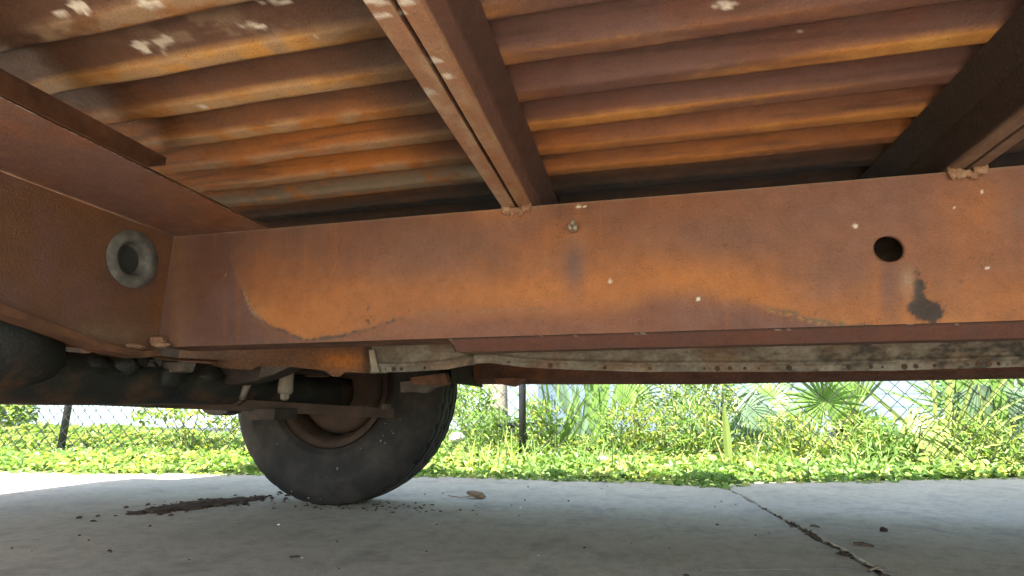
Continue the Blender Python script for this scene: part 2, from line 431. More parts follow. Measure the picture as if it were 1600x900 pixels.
TIDE = np.array([(300, 300), (350, 365), (365, 420), (390, 480), (420, 510), (475, 531), (530, 526), (590, 508), (650, 491), (700, 492), (770, 485), (830, 482), (900, 490), (980, 478), (1040, 455), (1090, 447), (1150, 462), (1200, 480), (1260, 496), (1310, 507), (1370, 513), (1480, 530), (1600, 545)], float)
def col_web(P):
    x, y = pj(P)
    n1 = fbm(x / 60, y / 60, 1); n2 = fbm(x / 18, y / 18, 2); n3 = fbm(x / 150, y / 110, 3); nf = fbm(x / 5, y / 5, 4, 3)
    c = np.tile(PUR, (len(x), 1))
    c = mix(c, RED, sstep(.35, .65, n3) * .8)
    c = mix(c, RED * .8, sstep(420, 330, x) * .6)
    vs_ = fbm(x / 7, y / 160, 5); c = mix(c, ORA * .8, sstep(.6, .8, vs_) * .35); c = mix(c, PUR * .7, sstep(.42, .25, vs_) * .4)
    c = mix(c, PUR * np.array([1.3, 1.35, 1.4]), sstep(950, 1250, x) * sstep(460, 330, y) * .55)
    c = mix(c, PUR * 1.15 + np.array([.0, .004, .008]), sstep(.5, .75, n1) * .6)
    c = c * (.72 + .12 * n1)[:, None] * (1 + .25 * sstep(1000, 1300, x))[:, None]
    ty = np.interp(x, TIDE[:, 0], TIDE[:, 1]) + (n2 - .5) * 9
    d = ty - y
    sw = 1 + 22 * sstep(560, 700, x) * sstep(1230, 1120, x)         # the edge of the stain blurs in the middle
    above = sstep(-sw, 3 + sw, d)
    fade = np.exp(-np.clip(d, 0, None) / (70 + 70 * n1))
    rng_ = sstep(350, 430, x)
    c = mix(c, ORA * .95, above * fade * rng_ * (.5 + .8 * n3))
    c = mix(c, YEL * .85, above * np.exp(-np.clip(d, 0, None) / 22) * rng_ * sstep(.35, .7, n1) * .7)
    for (cx, cy, rx, ry, s) in [(560, 470, 110, 45, .55), (500, 500, 60, 28, .6), (870, 465, 90, 26, .7), (760, 470, 90, 24, .45), (1060, 430, 90, 32, .75), (1180, 455, 90, 24, .6), (930, 440, 60, 30, .5), (1300, 480, 80, 22, .5), (1520, 340, 60, 70, .5), (1570, 470, 70, 40, .45), (1420, 470, 40, 45, .5), (1368, 470, 9, 50, .65), (780, 330, 60, 20, .3), (890, 370, 45, 25, .35)]:
        c = mix(c, ORA, blob(x, y, cx, cy, rx, ry) * s * (.5 + n1))
    c = mix(c, np.array([.18, .064, .025]), sstep(430, 640, x) * sstep(1250, 950, x) * sstep(440, 500, y) * (.35 + .35 * n1))
    # purple drips
    for (cx, cy, rx, ry, s) in [(897, 415, 17, 42, .75), (1392, 450, 22, 48, .5), (640, 400, 120, 40, .35), (1120, 370, 140, 45, .5), (1280, 440, 60, 60, .3)]:
        c = mix(c, PUR * np.array([.8, .95, 1.1]), blob(x, y, cx, cy, rx, ry) * s)
    # the tide line itself, crusty
    for a, b, w_, s, k in [(400, 640, 3.0, .75, DRK * 1.6), (1185, 1375, 3.2, .85, np.array([.10, .07, .035])), (640, 900, 2.0, .35, BEI * .5), (355, 420, 5, .5, BEI * .7)]:
        c = mix(c, k, np.exp(-(d / w_) ** 2) * s * sstep(a, a + 25, x) * sstep(b, b - 25, x) * (.35 + 1.1 * (nf > .5)))
    c = mix(c, YEL, np.exp(-((d + 4) / 2.5) ** 2) * .5 * sstep(1180, 1210, x) * sstep(1380, 1350, x) * (nf > .52))
    # soot patch near the hole
    so_ = blob(x, y, 1436, 450, 15, 30) + blob(x, y, 1446, 488, 27, 18) * 1.1 + blob(x, y, 1460, 486, 14, 12)
    c = mix(c, BLK, sstep(.45, .95, so_ + (n2 - .5) * 1.3 + (nf - .5) * 1.1) * .93)
    c = mix(c, BEI * .8, blob(x, y, 1418, 440, 10, 22) * .5 * n2 * 2)
    # left end: browner band down the corner
    c = mix(c, BRN * 1.4, np.exp(-((x - 280) / 20) ** 2) * .7)
    # flecks
    fl = vn(x / 2.4, y / 2.4, 9); c = mix(c, BEI, (fl > .992) * .7 * (n1 > .48))
    for (cx, cy, rx, ry) in [(904, 323, 5, 2.2), (914, 323, 3, 2.2), (1336, 353, 4.5, 4), (1535, 300, 3, 3), (953, 440, 3, 4), (1091, 467, 4, 4), (1490, 325, 2, 2), (1543, 418, 3, 2.5)]:
        c = mix(c, WHT, sstep(.35, .6, blob(x, y, cx, cy, rx, ry)))
    # top edge worn pale, bottom edge dark line
    z = np.asarray(P)[:, 2]
    c = mix(c, BEI * .6, sstep(ZT - .004, ZT, z) * .5 * n2 * 2)
    return c
xsw = np.concatenate([np.arange(X0, .66, .0028), np.linspace(.68, 2.6, 30)])
zsw = np.arange(ZB, ZT + .001, .0029); zsw[-1] = ZT
HC = (.382, .553)
def web_place(u, v): return np.stack([u, YR + .0012 * (fbm(u * 9, v * 9, 21) - .5) * 2 + .0015 * np.sin(u * 5), v], -1)
P, Fc, C = plate_hole(xsw, zsw, HC, .0207, .034, web_place, col_web)
rail = link('frame_rail', meshdata('frame_rail', P, Fc, C), M['rust'], T, True)
def col_lip(P):
    x, y = pj(P)
    n = fbm(x / 40, y / 20, 31); n2 = fbm(x / 9, y / 4, 32)
    c = mix(np.tile(PUR * .95, (len(x), 1)), RED, n)
    t = (np.asarray(P)[:, 1] - YR) / .03
    c = mix(c, DRK, sstep(.2, 0, t) * .8)
    c = mix(c, WHT * .6, (np.abs(t - .06) < .05) * (n2 > .66) * .6 * (fbm(x / 45, y / 45, 33) > .5))
    return c
def sheet(name, fn, us, vs, colour, mat, parent, smooth=True):
    U, W = np.meshgrid(us, vs, indexing='ij')
    P = fn(U.ravel(), W.ravel())
    return link(name, meshdata(name, P, grid_faces(len(us), len(vs)), colour(P)), mat, parent, smooth)
# bottom lip of the rail, its back and its top flange
xl = onY(699, 535, YR)[0]
sheet('bottom_flange', lambda u, v: np.stack([u + .012 * v / .085 * (u < xl + .001), YR + .0005 + v * .35, ZB - .0005 - .021 * v / .085 + .0015 * (fbm(u * 12, u * 0, 41) - .5)], -1), np.concatenate([np.linspace(xl, .66, 220), np.linspace(.7, 2.6, 20)]), np.linspace(0, .085, 12), col_lip, M['rust'], rail)
m = MB(); m.box(X0 + .003, 2.6, YR + .086, YR + .092, ZB + .006, ZT - .007); m.build('rail_back', M['axle'], rail)
m = MB(); m.box(X0 + .003, 2.6, YR + .008, YR + .086, ZT - .006, ZT - .001); m.box(xl + .004, 2.6, YR + .033, YR + .086, ZB - .019, ZB - .015)
m.box(X0 + .003, xl - .002, YR + .003, YR + .086, ZB + .001, ZB + .004)
m.build('rail_flanges', M['brown_rust'], rail)
# bolt with a split end
b0 = onY(896, 357, YR - .001)
m = MB()
m.lathe([(.0001, -.012), (.0085, -.012), (.0095, -.009), (.0095, -.001)], b0, 'y', 6)
bolt = m.build('bolt', M['weld'], rail)
m = MB()
for dx, dz, h in ((-.0042, -.003, .019), (.0046, -.0035, .017), (.0005, .0055, .02)):
    m.lump((b0[0] + dx, b0[1] - .013, b0[2] + dz), .0042, .006, .0052, .3, int(abs(dx) * 9999))
m.build('split_pin', M['dust'], bolt, True)

# corner crossmember on the left with grommet
def col_left(P):
    x, y = pj(P)
    n1 = fbm(x / 70, y / 70, 51); n2 = fbm(x / 20, y / 20, 52); nf = fbm(x / 5, y / 5, 53, 3)
    c = mix(np.tile(PUR * np.array([1.25, 1.22, 1.2]), (len(x), 1)), BRN * 1.25, sstep(.4, .65, n1) * .9)
    c = mix(c, ORA * .6, blob(x, y, 250, 480, 16, 90) * .5 + blob(x, y, 150, 310, 60, 30) * .35)
    c = mix(c, BEI * .55, blob(x, y, 140, 520, 90, 14) * .7 * n2 * 1.6)
    tline = 245 + (x / 295) * 117
    c = mix(c, BEI * .85, np.exp(-((y - tline - 1) / 4) ** 2) * (.3 + (nf > .52) * .5))
    c = mix(c, DRK, blob(x, y, 207, 432, 42, 22) * .55)
    c = mix(c, WHT, (vn(x / 3, y / 3, 54) > .994) * .5)
    return c
yl = np.arange(.12, YR + .001, .0032); yl[-1] = YR
def left_bottom(y): return np.interp(y, [.1, .55, .613, .66, .714, .786, .86, .9], [.495, .482, .471, .458, .446, .430, .426, .434])
def left_place(u, v): return np.stack([X0 + .0015 * (fbm(u * 9, v * 9, 56) - .5), u, left_bottom(u) + (v) * (ZT - left_bottom(u))], -1)
gy, gz = .8175, .597
# in (y, normalised height) space the hole must stay round: use a direct height grid instead
vl = np.arange(.482, ZT + .001, .0032); vl[-1] = ZT
def left_place2(u, v): return np.stack([X0 + .0015 * (fbm(u * 9, v * 9, 56) - .5), u, np.where(v < .52, .52 - (.52 - v) * (.52 - left_bottom(u)) / (.52 - .482), v)], -1)
P, Fc, C = plate_hole(yl, vl, (gy, gz), .0325, .048, left_place2, col_left, nrm=(-1, 0, 0))
cm0 = link('corner_crossmember', meshdata('corner_crossmember', P, Fc, C), M['rust'], T, True)
def col_flange(P):
    x, y = pj(P)
    n1 = fbm(x / 60, y / 50, 61); nf = fbm(x / 5, y / 5, 62, 3); n2 = fbm(x / 16, y / 12, 63)
    c = mix(np.tile(np.array([.150, .078, .060]), (len(x), 1)), np.array([.175, .076, .044]), sstep(.42, .62, n1))
    c = mix(c, ORA * .7, blob(x, y, 340, 340, 70, 22) * .6 + sstep(.6, .8, n2) * .25)
    X = np.asarray(P)[:, 0]
    c = mix(c, WHT * .9, sstep(-.7135, -.711, X) * (nf > .56) * .9)
    c = mix(c, BEI * .6, sstep(X0 + .02, X0 + .002, X) * .5)
    return c
sheet('upper_flange', lambda u, v: np.stack([u, v, ZT + .001 + .0012 * (fbm(u * 20, v * 8, 64) - .5)], -1), np.linspace(X0 + .001, -.711, 80), np.linspace(.12, 1.0, 200), col_flange, M['rust'], cm0)
m = MB(); m.box(X0 + .002, -.712, .12, 1.0, ZT + .004, ZT + .006)
m.prism([(.12, ZT + .007), (.62, ZT + .007), (.74, .742), (.74, .757), (.12, .757)], 'x', -.818, -.807)
m.prism([(.12, .494), (.55, .481), (.66, .457), (.786, .429), (.86, .425), (.9, .433), (.9, .42), (.86, .412), (.786, .418), (.66, .446), (.55, .468), (.12, .48)], 'x', X0 - .03, X0 + .012)
m.build('lower_lip', M['brown_rust'], cm0)
m = MB()
prof = [(.0555, .0005), (.052, .0025), (.047, .0040), (.040, .0050), (.0365, .0045), (.0335, .0025), (.031, -.001), (.0292, -.006), (.0288, -.022), (.0001, -.024)]
V = []
m.lathe([(r, t) for r, t in prof], (X0 + .0015, gy, gz), 'x', 40)
m.build('grommet', M['grommet'], cm0, True)
m = MB()
m.lathe([(.0287, -.0185), (.012, -.018), (.0001, -.018)], (X0 + .0015, gy, gz), 'x', 24)
m.build('plug', M['pot'], cm0)
m = MB(); m.lump((X0 + .01, .893, .447), .02, .02, .012, .5, 4); m.lump((X0 + .02, .889, .44), .03, .01, .006, .5, 8); m.lump((X0 + .002, .85, .433), .012, .02, .006, .5, 9)
m.build('weld_bead', M['weld'], cm0, True)

# bed floor, one pressed sheet with ribs
PER, E0 = .0887, .446
ZF, RD = .777, .017
prof = [(-.060, .12), (-.045, .34), (-.034, .58), (-.027, .82), (-.0245, .93), (-.014, 1.0), (-.005, 1.04), (-.0012, 1.02), (.0, .93), (.002, .60), (.005, .12), (.008, -.02), (.012, -.05), (.020, 0)]
yfl, rib = [], []
for k in range(-18, 18):
    for (a, b), (a2, b2) in zip(prof, prof[1:] + [(prof[0][0] + PER, prof[0][1])]):
        ns_ = max(1, int((a2 - a) / .0036)) if .28 < E0 + k * PER < 1.15 else 1
        for q in range(ns_):
            yfl.append(E0 + k * PER + a + (a2 - a) * q / ns_); rib.append(b + (b2 - b) * q / ns_)
yfl = np.array(yfl); rib = np.array(rib)
keep = (yfl > -.39) & (yfl < 1.98); yfl = yfl[keep]; rib = rib[keep]
xfl = np.concatenate([np.linspace(-2.28, -1.05, 26), np.arange(-1.0, -.70, .0055), np.arange(-.70, -.15, .0036), np.arange(-.15, .8, .0055), np.linspace(.85, 2.3, 24)])
def col_floor(P, rb):
    x, y = pj(P)
    X, Y = np.asarray(P)[:, 0], np.asarray(P)[:, 1]
    n1 = fbm(X * 9, Y * 14, 71); n2 = fbm(X * 26, Y * 45, 72); ns = fbm(X * 7, Y * 90, 73); nf = fbm(X * 130, Y * 160, 74, 3); n3 = fbm(X * 3.2, Y * 4, 75)
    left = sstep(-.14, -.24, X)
    ph = (Y - E0 + 40 * PER) % PER                              # 0 just past the rib's far edge
    c = mix(np.tile(PUR * 1.2, (len(X), 1)), RED * 1.0, sstep(.4, .7, n1) * .6)
    c = mix(c, BRN * .9, left * .75)
    c = mix(c, np.array([.10, .042, .022]), left * sstep(.45, .7, n1) * .8)
    ribm = sstep(.72, .95, rb)
    k = np.round((Y - E0) / PER)
    rv = vn(k * 3.7 + 40, X * 2.2 + 30, 76)
    wear = sstep(.34, .66, rv * .75 + ns * .45)
    c = mix(c, np.array([.40, .175, .042]), ribm * wear * .95 * (1 - .25 * left))
    c = mix(c, np.array([.50, .26, .07]), ribm * sstep(.42, .68, n2 * .5 + rv * .5) * .85)
    # orange bleed on the flats towards the last ribs
    c = mix(c, ORA * 1.15, sstep(.74, .9, Y) * (.35 + .6 * n1) * .9)
    c = mix(c, ORA * 1.15, left * sstep(.58, .72, Y + (n3 - .5) * .3) * sstep(-.28, -.45, X) * .8)
    c = mix(c, BEI * .9, ribm * left * sstep(.35, .6, n2) * .65)
    # scale stained dark brown streaks
    c = mix(c, np.array([.055, .028, .018]), sstep(.54, .74, ns) * .55 * (1 - ribm))
    c = mix(c, np.array([.030, .016, .010]), left * sstep(-.44, -.27, X + (n3 - .5) * .12) * .85)  # shade of the crossmember, painted into the floor colour beside it
    # mould on the ribs by the rail
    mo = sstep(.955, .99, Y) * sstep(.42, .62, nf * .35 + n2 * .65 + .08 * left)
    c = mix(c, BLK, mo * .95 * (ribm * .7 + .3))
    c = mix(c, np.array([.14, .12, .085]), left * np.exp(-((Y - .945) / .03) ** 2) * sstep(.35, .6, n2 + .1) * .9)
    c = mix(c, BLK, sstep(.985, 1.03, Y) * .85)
    # pale lime patches
    for (cx, cy, rx, ry) in [(86, 14, 9, 6), (128, 11, 14, 9), (115, 4, 20, 6), (235, 4, 24, 8), (215, 66, 13, 6), (253, 64, 16, 8), (224, 76, 8, 4), (430, 2, 24, 3), (495, 60, 8, 2.5), (312, 164, 9, 2.5), (392, 40, 20, 6), (1135, 6, 14, 6), (1250, 48, 2, 2), (1115, 8, 6, 3)]:
        c = mix(c, WHT * 1.0, sstep(.45, .8, blob(x, y, cx, cy, rx * 1.25, ry * 1.4) + (nf - .5) * 1.2 * (blob(x, y, cx, cy, rx * 2, ry * 2) > .1)))
    c = mix(c, BEI * .7, left * blob(x, y, 330, 45, 140, 35) * sstep(.5, .62, n2) * .6)
    c = mix(c, WHT, (vn(X * 380, Y * 380, 77) > .9965) * .6)
    return c
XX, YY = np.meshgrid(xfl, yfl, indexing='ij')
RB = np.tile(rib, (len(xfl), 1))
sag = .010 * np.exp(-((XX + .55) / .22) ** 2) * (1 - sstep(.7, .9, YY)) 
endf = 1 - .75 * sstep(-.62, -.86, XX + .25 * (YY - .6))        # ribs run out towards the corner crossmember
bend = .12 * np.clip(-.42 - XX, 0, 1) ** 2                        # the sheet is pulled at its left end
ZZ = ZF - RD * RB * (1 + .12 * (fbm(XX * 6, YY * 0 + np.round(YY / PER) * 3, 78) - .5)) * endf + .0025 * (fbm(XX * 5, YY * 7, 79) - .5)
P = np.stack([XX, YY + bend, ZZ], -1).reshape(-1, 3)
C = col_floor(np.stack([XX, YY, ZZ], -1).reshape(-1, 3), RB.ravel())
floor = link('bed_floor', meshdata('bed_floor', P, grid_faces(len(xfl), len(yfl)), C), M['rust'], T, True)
m = MB(); m.box(-2.28, 2.3, -.395, 1.98, ZF + .012, ZF + .018); m.build('bed_liner', M['dark_rust'], T)

# crossmembers: two channels back to back
def col_cm(P, light):
    x, y = pj(P)
    X, Y, Z = np.asarray(P).T
    n1 = fbm(X * 30, Y * 14, 81); n2 = fbm(X * 90, Y * 60, 82); nf = fbm(X * 300, Y * 200, 83, 3)
    bot = sstep(ZT + .008, ZT + .004, Z)
    c = mix(np.tile(PUR, (len(X), 1)), RED * .8, n1)
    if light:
        c = mix(c, PUR * 1.25, sstep(.714, .704, Z) * .8); c = mix(c, PUR * .55, sstep(.704, .716, Z) * .9)
        c = mix(c, np.array([.27, .14, .08]), bot * .9)
        c = mix(c, BEI, bot * sstep(.42, .62, n1 * .6 + n2 * .4) * .75)
        c = mix(c, ORA * .8, bot * sstep(.5, .7, n2) * .6 * (X > -.197))
        for (cx, cy, rx, ry) in [(597, 24, 17, 7), (585, 2, 25, 6), (636, 3, 16, 8), (681, 94, 15, 5), (700, 119, 11, 4), (628, 18, 8, 4), (668, 145, 14, 8)]:
            c = mix(c, WHT * (1.05 if cy < 130 else .7), sstep(.4, .7, blob(x, y, cx, cy, rx, ry) + (nf - .5) * .5 * (blob(x, y, cx, cy, rx * 1.6, ry * 1.6) > .2)))
        c = mix(c, WHT, (vn(Y * 300, Z * 300 + X * 200, 84) > .992) * .8)
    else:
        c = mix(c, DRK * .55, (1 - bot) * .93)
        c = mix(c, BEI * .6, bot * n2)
    return c
def crossmember(prof, light, y0, y1, cuts):
    pts = []
    for (a, b), (c_, d) in zip(prof[:-1], prof[1:]):
        k = max(2, int(math.hypot(c_ - a, d - b) / .004))
        for q in range(k): pts.append((a + (c_ - a) * q / k, b + (d - b) * q / k))
    pts.append(prof[-1]); pts = np.array(pts)
    ys_ = np.arange(y0, y1, .005)
    I, J = np.meshgrid(np.arange(len(ys_)), np.arange(len(pts)), indexing='ij')
    P = np.stack([pts[J.ravel(), 0], ys_[I.ravel()], pts[J.ravel(), 1]], -1)
    P[:, 0] += .0015 * (fbm(P[:, 1] * 8, P[:, 2] * 8, 85) - .5)
    return link('crossmember', meshdata('crossmember', P, grid_faces(len(ys_), len(pts)), col_cm(P, light)), M['rust'], T, False)
zb = ZT + .002
cm1 = crossmember([(-.236, .759), (-.226, zb + .004), (-.2235, zb), (-.2005, zb), (-.1995, zb + .013), (-.1955, zb + .013), (-.1945, zb), (-.174, zb), (-.1715, zb + .004), (-.1695, .705), (-.151, .759)], True, -.39, 1.35, None)
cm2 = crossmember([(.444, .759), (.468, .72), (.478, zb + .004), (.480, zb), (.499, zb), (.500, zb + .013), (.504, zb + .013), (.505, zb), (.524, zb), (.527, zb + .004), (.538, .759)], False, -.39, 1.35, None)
for cmx, x0, x1 in ((cm1, -.224, -.172), (cm2, .478, .526)):
    m = MB()
    for k in range(7):
        m.lump((x0 + (x1 - x0) * (k + .5) / 7, YR - .003, ZT - .001 - .003 * math.sin(k * 1.9) - (.007 if 1 < k < 5 else .001)), .0062, .0026, .009 + .003 * math.cos(k), .5, k + int(x0 * 50))
    m.build('weld_bead', M['weld'], cmx, True)

# inner lower panel: dusty sheet with a pinch-weld edge, rusty towards the wheel
YP = 1.12
def pz(px, py): return onY(px, py, YP)
low = [(255, 562), (330, 573), (372, 576), (384, 570), (440, 571), (490, 577), (502, 586), (514, 587), (524, 579), (580, 582), (640, 581), (700, 577), (745, 568), (765, 567), (820, 574), (900, 578), (1000, 581), (1200, 581), (1400, 579), (1600, 573)]
lx = np.array([pz(*p)[0] for p in low]); lz = np.array([pz(*p)[2] for p in low])
def col_panel(P):
    x, y = pj(P); X = np.asarray(P)[:, 0]
    n1 = fbm(x / 30, y / 14, 91); n2 = fbm(x / 10, y / 6, 92); nf = fbm(x / 4, y / 4, 93, 3); n3 = fbm(x / 70, y / 30, 94)
    c = mix(np.tile(np.array([.18, .158, .128]), (len(x), 1)), np.array([.12, .10, .077]), sstep(.35, .65, n1))
    c = mix(c, np.array([.13, .075, .042]), sstep(.48, .68, n3) * .6)
    dk = sstep(860, 1600, x)
    c = mix(c, np.array([.035, .034, .032]), sstep(.60 - .12 * dk, .74 - .10 * dk, n1 * .55 + n2 * .45) * (.35 + .55 * dk))
    c = mix(c, np.array([.05, .048, .045]), sstep(1480, 1600, x) * .4 * n1)
    rust = sstep(582, 576, x)
    c = mix(c, BRN * 1.25, rust * .95)
    c = mix(c, BEI * .62, rust * sstep(420, 250, x) * .45 * n2 * 1.6)
    c = mix(c, ORA * 1.0, blob(x, y, 535, 564, 40, 14) * .95 * rust)
    c = mix(c, DRK, sstep(562, 576, x) * rust * .9)
    return c
us = np.unique(np.concatenate([np.linspace(lx[0], lx[-1] + .02, 420), [pz(578, 560)[0], pz(584, 560)[0]]]))
us = np.concatenate([us, np.linspace(us[-1] + .05, 2.3, 12)])
def panel_place(u, v):
    zl = np.interp(u, lx, lz); zt = .52
    t = v
    z = zl + (zt - zl) * t
    step = sstep(pz(577, 560)[0], pz(580, 560)[0], u)
    y = YP + .045 - .045 * step
    bead = .006 * np.exp(-((z - zl - .016) / .004) ** 2)
    y = y - bead * step + .003 * (fbm(u * 15, z * 15, 95) - .5)
    y = y + .02 * np.exp(-((u - pz(737, 560)[0]) / .004) ** 2)
    return np.stack([u, y, z], -1)
vs = np.concatenate([np.linspace(0, .35, 26), np.linspace(.42, 1, 10)])
ip = sheet('inner_panel', panel_place, us, vs, col_panel, M['panel'], T)
m = MB()
for k, px in enumerate([603, 616, 628, 664, 795, 860, 945, 1015, 1100, 1120, 1140, 1163, 1185, 1232, 1325, 1360, 1378, 1412, 1430, 1460, 1512, 1529, 1545, 1560]):
    zz = np.interp(pz(px, 570)[0], lx, lz)
    m.lathe([(.0022 + .0011 * (k * 7 % 4), 0), (.0015, -.001), (.0001, -.0008)], (pz(px, 570)[0], YP - .0015, zz + .0065), 'y', 8)
o = m.build('spot_weld', M['bar'], ip); o['kind'] = 'stuff'
# bracket edge and folded seam on the panel
m = MB()
a = [pz(580, 548), pz(588, 548), pz(596, 582), pz(585, 582)]
m.add([p + np.array([0, q, 0]) for q in (-.012, .03) for p in a], [(3, 2, 1, 0), (4, 5, 6, 7), (0, 1, 5, 4), (1, 2, 6, 5), (2, 3, 7, 6), (3, 0, 4, 7)])
m.build('panel_bracket', M['dust'], ip)

# outer bed side: sill, side wall with wheel arch
YO = 1.86
sx = [onY(640, 598, YO)[0], onY(760, 598, YO)[0], onY(1100, 600, YO)[0], onY(1600, 591, YO)[0], 2.3]
sz = [onY(640, 600, YO)[2], onY(760, 600, YO)[2], onY(1100, 600, YO)[2], onY(1600, 591, YO)[2], .40]
def col_sill(P):
    x, y = pj(P); n = fbm(x / 30, y / 8, 101); n2 = fbm(x / 7, y / 5, 102)
    c = mix(np.tile(np.array([.075, .038, .026]), (len(x), 1)), np.array([.13, .06, .036]), n)
    c = mix(c, ORA * .7, sstep(1200, 700, x) * sstep(.5, .75, n) * .6)
    return c
sheet('sill', lambda u, v: np.stack([u, YO + np.abs(v - .5) * .05, np.interp(u, sx, sz) + np.where(v < .5, v * .04, .02 + (v - .5) * .4)], -1), np.concatenate([np.linspace(sx[0], 1.3, 160), np.linspace(1.4, 2.3, 8)]), np.linspace(0, 1, 13), col_sill, M['panel'], T, False)
m = MB()
mz = [.385]
for x0, x1, z0 in ((sx[0], 2.3, .42), (-1.46, sx[0], .79), (-2.28, -1.46, .55)):
    m.box(x0, x1, 1.97, 2.03, z0, 1.33)
m.build('bed_side', M['paint'], T)
m = MB(); m.box(-2.28, 2.3, -.46, -.40, .80, 1.30); m.build('bed_side', M['paint'], T)
m = MB(); m.box(-2.34, -2.285, -.40, 1.97, .60, 1.30, .01); m.build('tailgate', M['paint'], T)
m = MB(); m.box(-2.56, -2.34, -.40, 1.96, .44, .66, .02); m.box(-2.41, -2.2, .84, .90, .5, .56); m.box(-2.41, -2.2, .1, .16, .5, .56); m.build('rear_bumper', M['dust'], T)
# wheel house above the tyre
m = MB()
pts = [(-1.03 + .47 * math.cos(q), .40 + .40 * math.sin(q)) for q in np.linspace(0, math.pi, 15)]
m.add([(x, y, z) for y in (1.62, 1.965) for x, z in pts], [(i, i + 1, 16 + i, 15 + i) for i in range(14)])
m.prism([(p[0], p[1]) for p in pts[2:13]] + [(-1.03 - .37, .775), (-1.03 + .37, .775)][::-1][:0], 'y', 1.61, 1.615)
m.build('wheel_house', M['dark_rust'], T)
# truck front with an unseen canopy over the bed, shaped to shade the driveway
cab_shade_canopy = MB()
cab_shade_canopy.prism([(2.36, .50), (4.9, .50), (4.9, 1.02), (3.95, 1.1), (3.6, 2.5), (2.0, 2.74), (1.22, 2.49), (.50, 1.85), (.02, 1.335), (2.36, 1.335)], 'y', -.40, 1.97)
cabo = cab_shade_canopy.build('cab_shade_canopy', M['paint'], T)
for yy, s in ((-.405, -1), (1.972, 1)):
    cab_shade_canopy = MB(); cab_shade_canopy.prism([(2.5, 1.14), (3.7, 1.14), (3.38, 1.66), (2.5, 1.66)], 'y', yy - .003, yy + .003); cab_shade_canopy.build('cab_window', M['glass'], cabo)

# rear wheel
WX, WZ, WY = -1.055, .404, 1.755
whe = MB()
for q in range(5):
    pass
nseg = 180
def tyre_mesh():
    prof = []
    # (r, t) from the inner bead over the tread to the outer bead, t along the axle outward
    KS = 1.055
    P0 = [(.196, .018), (.205, .006), (.222, .002), (.226, -.002), (.232, .000), (.262, -.006), (.300, -.008), (.306, -.0105), (.312, -.009), (.335, -.005), (.352, .002), (.366, .010), (.375, .018), (.381, .026)]
    tread = []
    w0, w1 = .032, .188
    for k, t in enumerate(np.linspace(w0, w1, 41)):
        crown = .387 - .004 * ((t - .11) / .078) ** 2
        tread.append((crown, t))
    out = [(r, .22 - t) for r, t in P0[::-1]]
    base = P0 + tread + out
    V = []; n0 = len(P0)
    for k in range(nseg):
        q = 2 * math.pi * k / nseg
        for j, (r, t) in enumerate(base):
            if n0 <= j < n0 + 41:
                s = (t - w0) / (w1 - w0)
                zig = .05 * abs(((k * 5 / 10.0) % 2) - 1) - .025
                for g in (.14, .38, .62, .86):
                    if abs(s - g - zig) < .024: r -= .012
                sipe = (k * 36 // nseg)
                if (k % 5 == 0) and (s < .12 or s > .88 or .4 < s < .6): r -= .008
            elif n0 - 3 <= j < n0 or n0 + 41 <= j < n0 + 44:
                if k % 5 == 0: r -= .0022
            r *= KS; zc = WZ + r * math.sin(q)
            if zc < .0015:
                t = t + (.11 - t) * -.06; zc = .0015
            V.append((WX + r * math.cos(q), WY + t, zc))
    m_ = len(base)
    Fc = [(k * m_ + j, ((k + 1) % nseg) * m_ + j, ((k + 1) % nseg) * m_ + j + 1, k * m_ + j + 1) for k in range(nseg) for j in range(m_ - 1)]
    return V, Fc
whl = MB()
whl.lathe([(.055, .05), (.075, .05), (.12, .06), (.15, .062), (.166, .075), (.166, .12), (.0001, .122)], (WX, WY, WZ), 'y', 40)
wh = whl.build('wheel', M['bar'], T, True)
V, Fc = tyre_mesh()
link('tyre', meshdata('tyre', V, Fc), M['rubber'], wh, True)
m = MB()
m.lathe([(.214, -.001), (.217, .005), (.205, .013), (.192, .015), (.186, .03), (.176, .045), (.172, .15), (.186, .175), (.2, .205)], (WX, WY, WZ), 'y', 56)
m.build('rim', M['bar'], wh, True)
m = MB(); tr = np.random.default_rng(5)
for k in range(34):
    a = tr.uniform(-2.9, -.2); r_ = tr.uniform(.235, .365) * 1.055; tt_ = WY - .0065 if r_ < .33 else WY + .004
    m.lump((WX + r_ * math.cos(a), tt_, WZ + r_ * math.sin(a)), tr.uniform(.0015, .0045), .0015, tr.uniform(.0012, .003), .4, k, 1)
fl_ = m.build('mud_flecks', M['dust'], wh); fl_['kind'] = 'stuff'
# disc with hand holes
m = MB(); nn = 96
for k in range(nn):
    q0, q1 = 2 * math.pi * k / nn, 2 * math.pi * (k + 1) / nn
    hole = (k % 12) in (0, 1, 2, 3)
    for r0, r1 in ((.05, .135), (.135, .158), (.158, .1725)):
        if hole and r0 == .135: continue
        m.add([(WX + r * math.cos(q), WY + .135, WZ + r * math.sin(q)) for r, q in ((r0, q0), (r1, q0), (r1, q1), (r0, q1))], [(0, 1, 2, 3)])
m.build('wheel_disc', M['bar'], wh)

